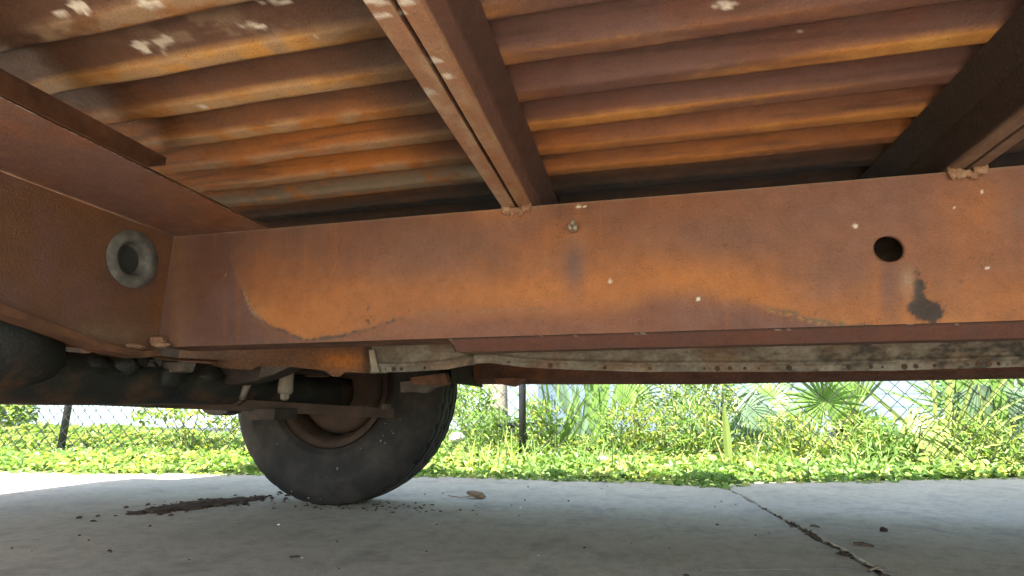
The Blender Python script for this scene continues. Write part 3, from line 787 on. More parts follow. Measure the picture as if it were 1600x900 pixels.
# rear axle
m = MB()
m.tube([(WX, y, .377 + .004 * math.sin(y * 6)) for y in np.linspace(.30, 1.86, 16)], [.050] * 11 + [.048, .046, .05, .06, .06], 20)
ax = m.build('rear_axle', M['axle'], T, True)
m = MB()
m.lump((WX - .06, .69, .418), .15, .14, .098, .10, 3, 3)
m.lathe([(.0001, -.05), (.075, -.055), (.10, -.07), (.115, -.1), (.115, -.14)], (WX + .03, .69, .418), 'x', 24)
m.build('differential', M['axle'], ax, True)
for yy in (1.27, 1.45):
    m = MB(); m.lathe([(.047, -.008), (.0535, -.007), (.0545, 0), (.0535, .007), (.047, .008)], (WX, yy, .377), 'y', 28); m.build('clamp_ring', M['dark_rust'], ax, True)
m = MB()
for k in range(9):
    a = np.random.default_rng(k + 60); m.lump((WX + a.uniform(.0, .05), .80 + .055 * k, .375 + a.uniform(-.02, .04)), a.uniform(.018, .035), a.uniform(.02, .05), a.uniform(.015, .03), .6, k, 2)
m.build('caked_dirt', M['axle'], ax, True)['kind'] = 'stuff'
m = MB(); m.tube([(WX + .03 + .004 * math.sin(y * 17), y, .432 + .003 * math.sin(y * 23)) for y in np.linspace(.5, 1.7, 30)], .0035, 6); m.build('brake_line', M['brown_rust'], ax, True)
# bar crossing the front of the wheel
def q(px, py, Y): return tuple(onY(px, py, Y))
m = MB()
A, B = onY(120, 622, 1.0), onY(612, 646, 1.66)
d = (B - A) / np.linalg.norm(B - A); up = np.array([0, 0, .0145]); sd = np.array([d[1], -d[0], 0]) * .012
vv = [P_ + s1 * sd + s2 * up for P_ in (A, (A + B) / 2 + np.array([0, 0, .002]), B) for s1, s2 in ((-1, -1), (1, -1), (1, 1), (-1, 1))]
m.add(vv, [(0, 1, 2, 3), (8, 11, 10, 9)] + [(b + i, b + (i + 1) % 4, b + 4 + (i + 1) % 4, b + 4 + i) for b in (0, 4) for i in range(4)])
bar = m.build('stabiliser_bar', M['bar'], T)
for px, py in ((568, 637), (604, 636)):
    m = MB(); c0 = onY(px, py, 1.63); m.lathe([(.0001, -.02), (.009, -.02), (.011, -.014), (.011, .01)], c0, 'y', 6)
    m.build('bolt', M['grime'], bar)
m = MB()
a = onY(395, 638, 1.32); b = onY(436, 656, 1.32)
m.box(a[0], b[0], 1.30, 1.40, b[2], a[2], .003); m.build('spring_plate', M['dark_rust'], T)
# dangling curved shield, bump stop, shock eye
YS = 1.18
sh = [(272, 566), (470, 566), (455, 573), (430, 585), (400, 595), (365, 601), (335, 600), (310, 593), (290, 582)]
m = MB(); m.prism([(onY(*p, YS)[0], onY(*p, YS)[2]) for p in sh], 'y', YS, YS + .05)
m.build('spring_hanger', M['dust'] if False else M['dark_rust'], T)
m = MB(); m.prism([(onY(*p, YS - .004)[0], onY(*p, YS - .004)[2]) for p in [(405, 590), (430, 584), (455, 572), (470, 565), (445, 567), (410, 572)]], 'y', YS - .006, YS - .002)
m.build('hanger_plate', M['grime'], T)
c0 = onY(447, 596, 1.32)
zt_, zb_ = onY(447, 570, 1.32)[2], onY(447, 616, 1.32)[2]
m = MB(); m.lathe([(.019, zt_ - c0[2] + .03), (.019, 0), (.020, zb_ - c0[2] + .012), (.018, zb_ - c0[2] + .003), (.010, zb_ - c0[2]), (.0001, zb_ - c0[2])], c0, 'z', 20)
bs_ = m.build('bump_stop', M['dust'], T, True)
m = MB(); m.lathe([(.0001, .006), (.012, .006), (.012, -.012), (.007, -.016), (.0001, -.016)], (c0[0], c0[1], zb_), 'z', 6); m.build('nut', M['dust'], bs_)
c1 = onY(346, 632, 1.5)
m = MB()
m.prism([(c1[0] + .058 * math.cos(t), c1[2] + .034 * math.sin(t)) for t in np.linspace(math.pi, 2 * math.pi, 12)] + [(c1[0] + .058, c1[2] + .02), (c1[0] - .058, c1[2] + .02)], 'y', 1.48, 1.54)
m.build('shock_mount', M['grime'], T)
m = MB()
m.tube([onY(395, 585, 1.25), onY(385, 604, 1.25), onY(378, 622, 1.26)], .009, 8); m.build('hanger_rod', M['dust'], T, True)
m = MB(); m.tube([onY(360, 640, 1.47), onY(390, 560, 1.55)], .022, 10)
m.build('shock_absorber', M['dark_rust'], T, True)
# small brackets under the rail
for k, (poly, Yb, mt) in enumerate([
    ([(125, 545), (185, 560), (178, 580), (166, 586), (152, 578), (135, 562)], .97, 'brown_rust'),
    ([(205, 562), (235, 562), (232, 572), (218, 576), (205, 570)], .96, 'grime'),
    ([(250, 566), (290, 566), (284, 580), (262, 582), (248, 576)], 1.0, 'grime'),
    ([(625, 597), (690, 590), (688, 602), (676, 606), (664, 614), (640, 612), (626, 613)], 1.5, 'grime'),
    ([(640, 590), (695, 583), (700, 598), (690, 603), (645, 600)], 1.4, 'brown_rust'),
    ([(772, 592), (800, 590), (820, 592), (812, 600), (802, 604), (790, 602), (776, 598)], 1.7, 'brown_rust')]):
    m = MB(); m.prism([(onY(*p, Yb)[0], onY(*p, Yb)[2]) for p in poly], 'y', Yb, Yb + .03)
    m.build('bracket', M[mt], T)
# leaf spring running along the rail outside it
m = MB()
for k in range(3):
    L = .40 - .10 * k
    xs_ = np.linspace(-L, L, 15)
    top = [(WX + .12 + x, .50 - .045 * (1 - (x / .62) ** 2) - .013 * k) for x in xs_]
    m.prism(top + [(x, z - .009) for x, z in top[::-1]], 'y', 1.40, 1.46)
m.build('leaf_spring', M['dark_rust'], T)
# body stuff above left side so that no sky shows under the bed
m = MB(); m.box(-1.9, X0 - .06, 1.28, 1.30, .46, .77); m.box(-2.28, -1.5, 1.55, 1.57, .45, .77)
m.build('splash_panel', M['dark_rust'], T)

# ------------------------------------------------------------------ debris on the concrete
def gz(px, py): return onZ(px, py, 0.0)
m = MB(); pm = gz(318, 789)
L = (gz(412, 778)[0] - gz(228, 797)[0]) / 2
rs = np.random.default_rng(3)
for k in range(60):
    t = rs.uniform(-1, 1); x = pm[0] + t * L * .92; y = pm[1] + t * .12 + rs.normal(0, .035)
    s = (1 - .6 * abs(t)) * rs.uniform(.5, 1.1)
    m.lump((x, y, .001), .050 * s + .012, .030 * s + .008, .010 * s + .003, .65, k, 2, True)
m.build('mud_clod', M['crumb'], None, False, at=(pm[0], pm[1], 0))
tag(bpy.context.scene.objects['mud_clod'], 'long brown clump of dried mud and mulch beside the tyre', 'dirt')
m = MB()
def crumb(x, y, s, k): m.lump((x, y, s * .3), s * rs.uniform(.8, 1.6), s * rs.uniform(.7, 1.2), s * rs.uniform(.35, .7), .5, k, 1)
for k in range(150):
    t = rs.uniform(-1.25, 1.5); crumb(pm[0] + t * L + rs.normal(0, .05), pm[1] + t * .12 + rs.normal(0, .09), rs.uniform(.002, .009), k)
for k in range(90):
    crumb(WX + .15 + rs.normal(0, .22), 1.80 + rs.normal(0, .06), rs.uniform(.002, .006), k)
for k in range(90):
    yy = rs.uniform(1.0, 2.55); xx = rs.uniform(-1.6, 1.5); crumb(xx, yy, rs.uniform(.0012, .0045), k)
o = m.build('scattered_crumbs', M['crumb'], None); tag(o, 'loose brown crumbs of mulch strewn over the driveway', 'debris', kind='stuff')
m = MB()
for k in range(140):
    yy = rs.uniform(1.05, 2.1); w_ = gapw(yy)
    if rs.uniform() < sstep(2.2, 1.6, yy) + .1:
        crumb(JX(yy) + rs.normal(0, w_ * .9), yy, rs.uniform(.002, .0065), k)
o = m.build('joint_crumbs', M['crumb'], None); tag(o, 'dark crumbly soil filling the joint between the slabs', 'soil', kind='stuff')
m = MB()
for k in range(32): 
    yy = rs.uniform(.95, 2.5); xx = rs.uniform(-1.6, 1.4); s = rs.uniform(.0015, .0042)
    m.lump((xx, yy, s * .3), s * 1.3, s, s * .6, .4, k, 1)
o = m.build('pale_grit', M['stone'], None); tag(o, 'pale specks of grit on the driveway', 'grit', kind='stuff')

# dead leaf with a stalk, twigs, chips
p = gz(744, 779)
m = MB()
for k in range(4):
    a = k * 1.3; m.lump((p[0] + .012 * math.cos(a), p[1] + .008 * math.sin(a), .010 + .003 * k), .026, .014, .009, .7, k + 5, 2)
lf = m.build('dead_leaf', M['dry'], None, at=(p[0], p[1], 0)); tag(lf, 'crumpled brown dead leaf with a thin stalk lying right of the tyre', 'leaf')
m = MB(); e = gz(700, 777); m.tube([(p[0] - .01, p[1], .008), ((p[0] + e[0]) / 2, e[1] - .02, .004), (e[0], e[1], .006)], .0016, 6); m.build('stalk', M['dry'], lf)
def bit(name, px0, px1, rad, label, cat, mat='crumb'):
    a, b = gz(*px0), gz(*px1)
    m = MB(); mid = (a + b) / 2 + np.array([0, .004, 0])
    m.tube([a + [0, 0, rad], mid + [0, 0, rad * 1.2], b + [0, 0, rad * .9]], [rad * .8, rad * 1.1, rad * .7], 7)
    o = m.build(name, M[mat], None, at=tuple(mid)); tag(o, label, cat)
bit('twig', (1334, 854), (1365, 858), .0055, 'short thick dark twig to the right of the slab joint', 'twig')
bit('bark_chip', (1266, 825), (1281, 827), .0045, 'small dark bark chip just right of the crumbly part of the slab joint', 'bark chip')
bit('straw', (1396, 775), (1420, 776), .0016, 'thin dry straw lying flat near the weeds on the right slab', 'straw', 'dry')
bit('twig', (1564, 783), (1580, 786), .002, 'thin twig on the right slab close to the right edge of the photo', 'twig')
bit('twig', (452, 872), (473, 872), .0022, 'thin black twig on the near concrete below the tyre', 'twig')
p = gz(1381, 833); m = MB(); m.lump((p[0], p[1], .006), .012, .006, .009, .6, 3, 2)
o = m.build('pebble', M['soil'], None, at=(p[0], p[1], 0)); tag(o, 'small upright grey flake standing alone on the right slab', 'pebble')
p = gz(1373, 893); m = MB(); m.tube([p + [-.02, -.01, .004], p + [0, 0, .008], p + [.018, .012, .004]], [.0015, .0035, .0015], 6)
o = m.build('straw', M['dry'], None, at=tuple(p)); tag(o, 'pale flat straw in the slab joint at the bottom of the photo', 'straw')

# ------------------------------------------------------------------ leaves
def leaf_mesh(Pc, az, tilt, roll, L, Wd, col, name):
    n = len(Pc)
    shp = np.array([(0, 0, 0), (.28, .5, .10), (.68, .40, .08), (1, 0, -.12), (.68, -.40, .08), (.28, -.5, .10)])
    pts = np.zeros((n, 6, 3))
    lx_ = shp[None, :, 0] * L[:, None]; ly_ = shp[None, :, 1] * Wd[:, None]; lz_ = np.where(shp[None, :, 2] > 0, shp[None, :, 2] * 4 * Wd[:, None], shp[None, :, 2] * 2.5 * Wd[:, None])
    cr, sr = np.cos(roll)[:, None], np.sin(roll)[:, None]
    y1 = ly_ * cr - lz_ * sr; z1 = ly_ * sr + lz_ * cr
    ct, st = np.cos(tilt)[:, None], np.sin(tilt)[:, None]
    x2 = lx_ * ct - z1 * st; z2 = lx_ * st + z1 * ct
    ca, sa = np.cos(az)[:, None], np.sin(az)[:, None]
    pts[..., 0] = x2 * ca - y1 * sa; pts[..., 1] = x2 * sa + y1 * ca; pts[..., 2] = z2
    pts += Pc[:, None, :]
    base = np.arange(n)[:, None, None] * 6
    Fc = (base + np.array([[0, 3, 2, 1], [0, 5, 4, 3]])[None]).reshape(-1, 4)
    return meshdata(name, pts.reshape(-1, 3), Fc, np.repeat(col, 6, axis=0))
def leafcol(n, x, y, yellow=.25):
    a = np.array([.085, .155, .035]); b = np.array([.16, .25, .075]); c = np.array([.25, .29, .09]); d = np.array([.045, .09, .025])
    t = rng.uniform(0, 1, n); k = fbm(x * 2.3, y * 2.3, 200)
    col = mix(np.tile(a, (n, 1)), b, t)
    col = mix(col, c, (rng.uniform(0, 1, n) < yellow * sstep(.35, .65, k) * 2) * .9)
    col = mix(col, d, (rng.uniform(0, 1, n) < .14) * .9)
    return col * np.array([1.3, 1.22, 1.3])
# ground cover along the driveway
FY0 = lambda x: 3.12 + .10 * (np.asarray(x) + .6)
def hgt(x, y):
    t = y - edge_y(x)
    base = np.interp(x, [-6, -4.2, -3.6, -3.1, -2.4, -1.8, -1.2, -.6, .1, .6, 1.2, 1.9, 4], [.14, .13, .09, .06, .08, .09, .07, .06, .075, .05, .05, .055, .06])
    tf = FY0(x) - edge_y(x)                                   # low creepers before the fence, taller growth beyond it
    lo = .055 * sstep(-.02, .30, t)
    up = sstep(tf - .08, tf + .30, t) * base * 1.0
    return .018 + (lo + up) * (.35 + .9 * fbm(x * 5, y * 5, 210))
n = 60000
x = rng.uniform(-5.2, 3.2, n); tt = rng.uniform(0, 1, n) ** .85 * 1.7 - .05
y = edge_y(x) + tt + (fbm(x * 5, x * 0, 211) - .5) * .12
h = hgt(x, y)
z = h * (1 - rng.uniform(0, 1, n) ** 1.7 * .75) + rng.uniform(0, .015, n)
me = leaf_mesh(np.stack([x, y, z - .03 * (tt < 0)], -1), rng.uniform(0, 6.283, n), rng.normal(.15, .45, n), rng.normal(0, .5, n), rng.uniform(.022, .05, n), rng.uniform(.013, .028, n), leafcol(n, x, y), 'ground_cover')
tag(link('ground_cover', me, M['leaf']), 'bright green weeds and creepers growing along the driveway edge', 'weeds', kind='stuff')
# slender grass among the weeds
n = 3200
x = rng.uniform(-1.3, 3, n); y = edge_y(x) + rng.uniform(.12, 1.5, n)
keep = fbm(x * 4.5, y * 4.5, 333, 3) > .5; x = x[keep]; y = y[keep]; n = len(x)
z = hgt(x, y) * .4
me = leaf_mesh(np.stack([x, y, z], -1), rng.uniform(0, 6.283, n), rng.uniform(.6, 1.45, n), rng.normal(0, .5, n), rng.uniform(.07, .24, n), rng.uniform(.004, .009, n), leafcol(n, x, y, .35) * 1.3, 'grass')
tag(link('grass', me, M['leaf']), 'slender upright grass blades among the weeds', 'grass', kind='stuff')

def shrub(px, py, Y, rx, rz, nl, label, lmin=.02, lmax=.04, stems=5, group=None):
    c = onY(px, py, Y)
    rt = empty('leafy_shrub', (c[0], Y, 0), label, 'shrub', group)
    q1 = rng.normal(0, 1, (nl, 3)); q1 /= np.linalg.norm(q1, axis=1)[:, None]; rr = rng.uniform(.25, 1, nl) ** .5
    P_ = np.array([c[0], Y, c[2]]) + q1 * rr[:, None] * np.array([rx, .22, rz])
    k = fbm(P_[:, 0] * 9, P_[:, 2] * 9, 220 + int(px)) 
    P_ = P_[(k > .43) & (P_[:, 2] > .02)]; nn_ = len(P_)
    me = leaf_mesh(P_, rng.uniform(0, 6.283, nn_), rng.normal(.1, .6, nn_), rng.normal(0, .6, nn_), rng.uniform(lmin, lmax, nn_), rng.uniform(lmin * .5, lmax * .55, nn_), leafcol(nn_, P_[:, 0], P_[:, 2], .3), 'foliage')
    link('foliage', me, M['leaf'], rt)
    for s in range(stems):
        a = rng.uniform(-1, 1); m = MB(); top = c[2] + rz * rng.uniform(.2, .9)
        m.tube([(c[0] + a * .03, Y + rng.uniform(-.05, .05), -.02), (c[0] + a * rx * .4, Y, top * .5), (c[0] + a * rx * .8, Y + rng.uniform(-.1, .1), top)], [.007, .005, .002], 6)
        m.build('stem', M['stem'], rt)
shrub(735, 640, 3.7, .20, .32, 1300, 'bushy light green shrub just right of the tyre behind the fence')
shrub(1060, 612, 3.75, .34, .30, 2200, 'dense small-leaved lime shrub hanging behind the fence near the middle of the weeds', .016, .034, 8)
shrub(1120, 620, 3.55, .12, .38, 900, 'narrow upright lime shrub with a thick yellow-green stem left of the fan palms', .016, .034, 4)
shrub(0, 655, 3.3, .22, .20, 1300, 'shrub with broad leaves at the left edge beyond the fence post', .03, .055)
shrub(300, 650, 3.05, .42, .17, 1100, 'creeper climbing the chain link fence left of the tyre', .025, .05)
shrub(1490, 705, 3.9, .3, .16, 800, 'low mixed green shrub under the palms on the right', .02, .04)
shrub(690, 655, 4.3, .35, .35, 1500, 'darker shrub behind the white stone by the fence', .02, .04)

for (px, py, Y, rx, rz, nl_, lab) in [
    (765, 672, 3.45, .16, .12, 420, 'tall weed with narrow leaves just left of the plant pot'),
    (845, 665, 3.5, .14, .15, 420, 'tall narrow-leaved weed just right of the black fence post'),
    (985, 668, 3.4, .17, .14, 520, 'tall tangled weed below the pleated upright palm frond'),
    (1085, 672, 3.3, .16, .13, 480, 'tall tangled weed at the foot of the dense lime shrub'),
    (1235, 680, 3.45, .18, .12, 480, 'tall yellowish weed below and left of the star-shaped palm frond'),
    (1365, 685, 3.35, .16, .11, 420, 'tall yellowish weed between the star-shaped frond and the folded palm'),
    (1520, 690, 3.5, .2, .12, 480, 'tall tangled weed below the dark hanging palm leaves on the right')]:
    c = onY(px, py, Y); rt = empty('tall_weed', (c[0], Y, 0), lab, 'weed', 'tall weeds behind the fence')
    u_ = rng.normal(0, .55, nl_); v_ = rng.uniform(-1, 1, nl_)
    P_ = np.stack([c[0] + u_ * rx, Y + rng.normal(0, .08, nl_), np.maximum(c[2] + v_ * rz * (1 - .35 * np.abs(u_)), .03)], -1)
    me = leaf_mesh(P_, rng.uniform(0, 6.283, nl_), rng.normal(.5, .6, nl_), rng.normal(0, .6, nl_), rng.uniform(.035, .085, nl_), rng.uniform(.006, .015, nl_), leafcol(nl_, P_[:, 0], P_[:, 2], .35) * 1.15, 'leaves')
    link('leaves', me, M['leaf'], rt)
    for q_ in range(4):
        a = rng.uniform(-.7, .7); m = MB(); m.tube([(c[0] + a * .3 * rx, Y, -.02), (c[0] + a * rx * .6, Y + .02, c[2]), (c[0] + a * rx, Y, c[2] + rz * .9)], [.004, .003, .0015], 5); m.build('stem', M['stem'], rt)

# ------------------------------------------------------------------ fan palms
def strip(m, C_, pts, width, fold, col):
    """a blade along pts with a V fold; width list"""
    pts = [np.array(p) for p in pts]
    n = len(pts); V = []
    for i, p in enumerate(pts):
        t = pts[min(i + 1, n - 1)] - pts[max(i - 1, 0)]; t /= np.linalg.norm(t) + 1e-9
        s = fold[0] - t * (fold[0] @ t); s /= np.linalg.norm(s) + 1e-9
        nn_ = np.cross(s, t)
        w_ = width[i]
        V += [p - s * w_ + nn_ * w_ * fold[1], p, p + s * w_ + nn_ * w_ * fold[1]]
    m.add(V, [(3 * i + a, 3 * i + a + 1, 3 * i + a + 4, 3 * i + a + 3) for i in range(n - 1) for a in (0, 1)])
    C_ += [col] * len(V)
FCOLS = [np.array([.075, .15, .04]), np.array([.13, .22, .05]), np.array([.11, .17, .10]), np.array([.20, .26, .07])]
def frond(rt, base, hub, aim, nrm, R_, spread, nl, droop, ci, wd=.011):
    base, hub, aim, nrm = (np.array(v, float) for v in (base, hub, aim, nrm))
    aim /= np.linalg.norm(aim); nrm -= aim * (nrm @ aim); nrm /= np.linalg.norm(nrm); sd = np.cross(nrm, aim)
    m = MB(); C_ = []
    for k in range(nl):
        a = -spread + 2 * spread * k / (nl - 1)
        d = aim * math.cos(a) + sd * math.sin(a)
        L = R_ * (1 - .28 * (abs(a) / math.pi)) * rng.uniform(.88, 1.08)
        pts = []; dr = droop * rng.uniform(.6, 1.4)
        for t in (0, .2, .42, .65, .85, 1):
            pts.append(hub + d * L * t + nrm * .05 * L * math.sin(t * 3) + np.array([0, 0, -1]) * dr * L * t ** 2.3)
        col = FCOLS[ci] * rng.uniform(.8, 1.25)
        strip(m, C_, pts, [wd * .35, wd * .8, wd, wd * .85, wd * .5, wd * .06], (np.cross(nrm, d), .35), col)
    o = m.build('frond', M['frond'], rt, col=np.array(C_))
    m = MB(); mid = (base + hub) / 2 + np.array([0, 0, .05 * np.linalg.norm(hub - base)])
    m.tube([base, mid, hub], [.008, .006, .004], 6); m.build('petiole', M['stem'], o)
def palm(px, Y, label, fronds, trunk=None, extra=4, gz_=0.0, ec=2):
    c = onY(px, 680, Y); base = np.array([c[0], Y, gz_])
    rt = empty('fan_palm', tuple(base), label, 'palm', 'fan palms behind the fence')
    for (hx, hy, dy, ax_, az_, R_, sp, nl, dr, ci) in fronds:
        hub = onY(hx, hy, Y + dy)
        frond(rt, base, hub, (ax_, rng.uniform(-.2, .2), az_), (rng.uniform(-.3, .3), -1, .35), R_, sp, nl, dr, ci)
    for k in range(extra):
        a = rng.uniform(0, 6.28); e = rng.uniform(.35, 1.0)
        hub = base + np.array([math.cos(a) * .35 * e, .2 + abs(math.sin(a)) * .35, .35 + .45 * rng.uniform(.1, 1)])
        frond(rt, base, hub, (math.cos(a), math.sin(a) * .3, .5), (rng.uniform(-.4, .4), -1, .5), rng.uniform(.28, .4), 1.5, 14, .25, ec)
    if trunk:
        m = MB()
        for k in range(int(trunk[1] / .03)):
            m.lump((base[0], Y, base[2] + .03 * k), trunk[0] * (1.1 - .2 * (k % 2)), trunk[0], .026, .5, k, 2)
        m.build('trunk', M['dry'], rt)
palm(968, 3.7, 'bright fan palm with one upright pleated frond left of the lime shrub', [(971, 640, 0, .5, 1, .26, .62, 12, .05, 1)], None, 1)
palm(1180, 3.8, 'drooping pale fan palm with thin hanging leaflets right of the lime shrub', [(1166, 641, 0, .5, -.5, .30, 1.9, 18, .55, 2), (1205, 628, .2, .6, .4, .26, 1.6, 16, .35, 1), (1150, 618, .3, .6, -.7, .30, 1.2, 13, .35, 2), (1172, 665, .1, .2, -1, .22, 1.4, 14, .35, 2)], None, 2)
palm(1290, 3.7, 'large star-shaped fan palm frond spread wide in the gap right of the middle', [(1287, 629, 0, -.05, 1, .30, 2.75, 25, .12, 1), (1330, 665, .1, .5, .6, .26, 1.6, 16, .3, 3), (1250, 655, .2, -.5, .5, .24, 1.5, 14, .35, 2)], (.05, .16), 1)
palm(1345, 4.1, 'tall pale fan palm right of the star-shaped frond', [(1335, 640, 0, -.1, 1, .34, .8, 13, .05, 1), (1310, 640, .1, -.6, .8, .3, .9, 12, .1, 2)], None, 1)
palm(1420, 3.45, 'folded yellow-green fan palm drooping low in front of the pale wall', [(1419, 676, 0, .9, .25, .26, 1.25, 15, .5, 3), (1412, 668, .05, .4, -.9, .22, .9, 9, .2, 1), (1455, 668, .1, .9, .0, .32, .7, 11, .5, 3)], None, 0)
palm(1545, 3.6, 'dense dark fan palm at the right edge with hanging leaves', [(1528, 600, 0, .1, -1, .33, 1.2, 18, .1, 2), (1560, 612, .15, .3, -1, .36, 1.4, 18, .25, 2), (1480, 585, .1, .7, -.6, .36, .9, 14, .3, 1), (1590, 650, .1, -.3, .8, .34, 1.6, 16, .3, 2), (1500, 640, .4, .2, .9, .34, 1.7, 18, .2, 0)], None, 5, 0, 0)
palm(1640, 3.9, 'fan palm at the far right reaching in with long arching leaflets', [(1610, 615, 0, -.8, .5, .4, 1.2, 16, .3, 1), (1620, 660, .1, -.9, .1, .42, .9, 12, .3, 3)], None, 4, 0, 2)
palm(1045, 4.6, 'pale distant fan palm behind the lime shrub', [(1000, 620, 0, .3, .8, .34, 1.9, 18, .3, 2), (1075, 640, 0, .2, .9, .34, 1.8, 18, .3, 0)], (.06, .22), 2)
# strap-leaved plants
def strapplant(px, py, Y, n_, L0, L1, spread, wd, label, ci=1, z0=0.02):
    c = onY(px, py, Y)
    rt = empty('strap_leaf_plant', (c[0], Y, z0), label, 'plant', 'strap-leaved plants behind the fence')
    for k in range(n_):
        a = rng.uniform(-1, 1) * spread; L = rng.uniform(L0, L1); dy = rng.uniform(-.3, .3)
        d = np.array([math.sin(a), dy * .4, math.cos(a)]); b = np.array([c[0] + rng.uniform(-.03, .03), Y + dy * .1, z0])
        m = MB(); C_ = []
        pts = [b + d * L * t + np.array([np.sign(a) * .10 * abs(a) * L * t ** 2, 0, -.25 * abs(a) * L * t ** 3]) for t in (0, .2, .45, .7, .9, 1)]
        ww = wd * rng.uniform(.8, 1.2)
        strip(m, C_, pts, [ww * .6, ww * .9, ww, ww * .8, ww * .4, ww * .05], (np.array([math.cos(a), rng.uniform(-.6, .6), -math.sin(a)]), .25), FCOLS[ci] * rng.uniform(.8, 1.25))
        m.build('blade', M['frond'], rt, col=np.array(C_))
strapplant(940, 690, 3.5, 7, .5, .75, .16, .022, 'broad upright sword-leaved plant left of the pleated palm frond', 1)
strapplant(872, 690, 3.6, 16, .4, .75, .55, .008, 'fountain of narrow leaves just right of the black fence post', 1)
strapplant(905, 690, 4.2, 14, .5, .8, .4, .014, 'pale narrow-leaved clump behind the fence between post and sword leaves', 2)
strapplant(1137, 745, 3.02, 1, .33, .34, .1, .020, 'single bright upright blade in front of the fence at the slab joint', 3)
strapplant(1118, 700, 3.6, 8, .3, .5, .8, .014, 'dark-based rosette beside the thick yellow-green stem', 2)
strapplant(1470, 700, 3.5, 12, .5, .85, 1.0, .011, 'arching narrow-leaved clump in front of the dark palm on the right', 3)
strapplant(1575, 710, 3.6, 12, .5, .8, .9, .012, 'arching narrow-leaved clump at the right edge of the photo', 1)

# ------------------------------------------------------------------ fence
FA, FB = np.array([-6.2, FY0(-6.2)]), np.array([4.6, FY0(4.6)])
fd = (FB - FA) / np.linalg.norm(FB - FA); FLn = np.linalg.norm(FB - FA)
fence = empty('chain_link_fence', (-.65, FY0(-.65), 0), 'black-posted chain link fence overgrown with weeds behind the driveway', 'fence')
p815 = onY(815, 700, FY0(-.65)); p103 = onY(103, 655, FY0(-3.3))
for k, px_ in enumerate((p103[0], p815[0], p815[0] + (p815[0] - p103[0]), p103[0] - 2.6)):
    m = MB(); yy = FY0(px_) + .028
    m.tube([(px_, yy, -.03), (px_, yy, .6), (px_, yy, 1.25)], .021, 14); m.lathe([(.024, 0), (.024, .02), (.0001, .035)], (px_, yy, 1.25), 'z', 14)
    m.build('post', M['black_post'], fence, True)
m = MB(); m.tube([(FA[0], FA[1] + .01, 1.22), (FB[0], FB[1] + .01, 1.22)], .02, 10); m.build('top_rail', M['black_post'], fence, True)
dx, dz = .086, .042
nw = int(FLn / dx); nr = int(1.2 / dz)
V = []; Fc = []
rad = .0026
for i in range(nw):
    for j in range(nr + 1):
        u = (i + (0.5 if j % 2 else -.0)) * dx + (.002 if j % 2 else -.002) * 0
        # neighbouring wires hook round each other at the diamond corners
        p = FA + fd * u
        off = .0025 * (1 if j % 2 else -1)
        wv = .004 * math.sin(i * 1.7 + j * .6) + .012 * math.sin(i * .31)
        c_ = np.array([p[0], p[1] + off + wv, .03 + j * dz])
        for a in range(4):
            V.append(c_ + rad * np.array([math.cos(a * 1.5708 + .78), math.sin(a * 1.5708 + .78), 0]))
    b = i * (nr + 1) * 4
    for j in range(nr):
        for a in range(4): Fc.append((b + j * 4 + a, b + j * 4 + (a + 1) % 4, b + j * 4 + 4 + (a + 1) % 4, b + j * 4 + 4 + a))
nb = len(V)
for i in range(nw):          # the mirrored wires
    for j in range(nr + 1):
        p = FA + fd * ((i + (-.5 if j % 2 else 0)) * dx)
        off = -.0025 * (1 if j % 2 else -1)
        wv = .004 * math.sin(i * 1.7 + j * .6) + .012 * math.sin(i * .31)
        c_ = np.array([p[0], p[1] + off + wv, .03 + j * dz])
        for a in range(4): V.append(c_ + rad * np.array([math.cos(a * 1.5708 + .78), math.sin(a * 1.5708 + .78), 0]))
    b = nb + i * (nr + 1) * 4
    for j in range(nr):
        for a in range(4): Fc.append((b + j * 4 + a, b + j * 4 + (a + 1) % 4, b + j * 4 + 4 + (a + 1) % 4, b + j * 4 + 4 + a))
o = link('wire_mesh', meshdata('wire_mesh', np.array(V), Fc), M['wire'], fence); o['kind'] = 'stuff'

# ------------------------------------------------------------------ things beyond the fence
c = onY(776, 640, 4.6)
rt = empty('tree', (c[0], 4.6, 0), 'pale bare tree trunk standing behind the fence left of the black post', 'tree')
m = MB(); m.tube([(c[0] + .012 * math.sin(k), 4.6, -.05 + .3 * k) for k in range(12)], [.10, .088, .082, .08, .078, .076, .074, .072, .07, .068, .064, .06], 16)
m.build('trunk', M['bark'], rt, True)
nl = 5000; q1 = rng.normal(0, 1, (nl, 3)); P_ = np.array([c[0], 4.6, 4.0]) + q1 * np.array([.7, .7, .45]); 
me = leaf_mesh(P_, rng.uniform(0, 6.283, nl), rng.normal(0, .6, nl), rng.normal(0, .6, nl), rng.uniform(.06, .1, nl), rng.uniform(.03, .05, nl), leafcol(nl, P_[:, 0], P_[:, 1]), 'crown')
link('crown', me, M['leaf'], rt)
for k in range(5):
    a = k * 1.25; m = MB(); m.tube([(c[0], 4.6, 3.1), (c[0] + .3 * math.cos(a), 4.6 + .3 * math.sin(a), 3.6), (c[0] + .7 * math.cos(a), 4.6 + .7 * math.sin(a), 4.2)], [.045, .03, .012], 8); m.build('limb', M['bark'], rt, True)
c = onY(804, 672, 3.65)
zt_ = onY(804, 660, 3.65)[2]
m = MB(); m.lathe([(.0001, .02), (.095, .02), (.128, zt_ - .02), (.137, zt_ - .018), (.137, zt_), (.125, zt_), (.12, zt_ - .03), (.0001, zt_ - .03)], (c[0], 3.65, 0), 'z', 32)
pt = m.build('plant_pot', M['pot'], None, False, at=(c[0], 3.65, 0)); tag(pt, 'dark plastic nursery pot behind the black fence post', 'pot')
m = MB(); m.lathe([(.0001, zt_ - .012), (.122, zt_ - .014)], (c[0], 3.65, 0), 'z', 24); m.build('potting_soil', M['dry'], pt)
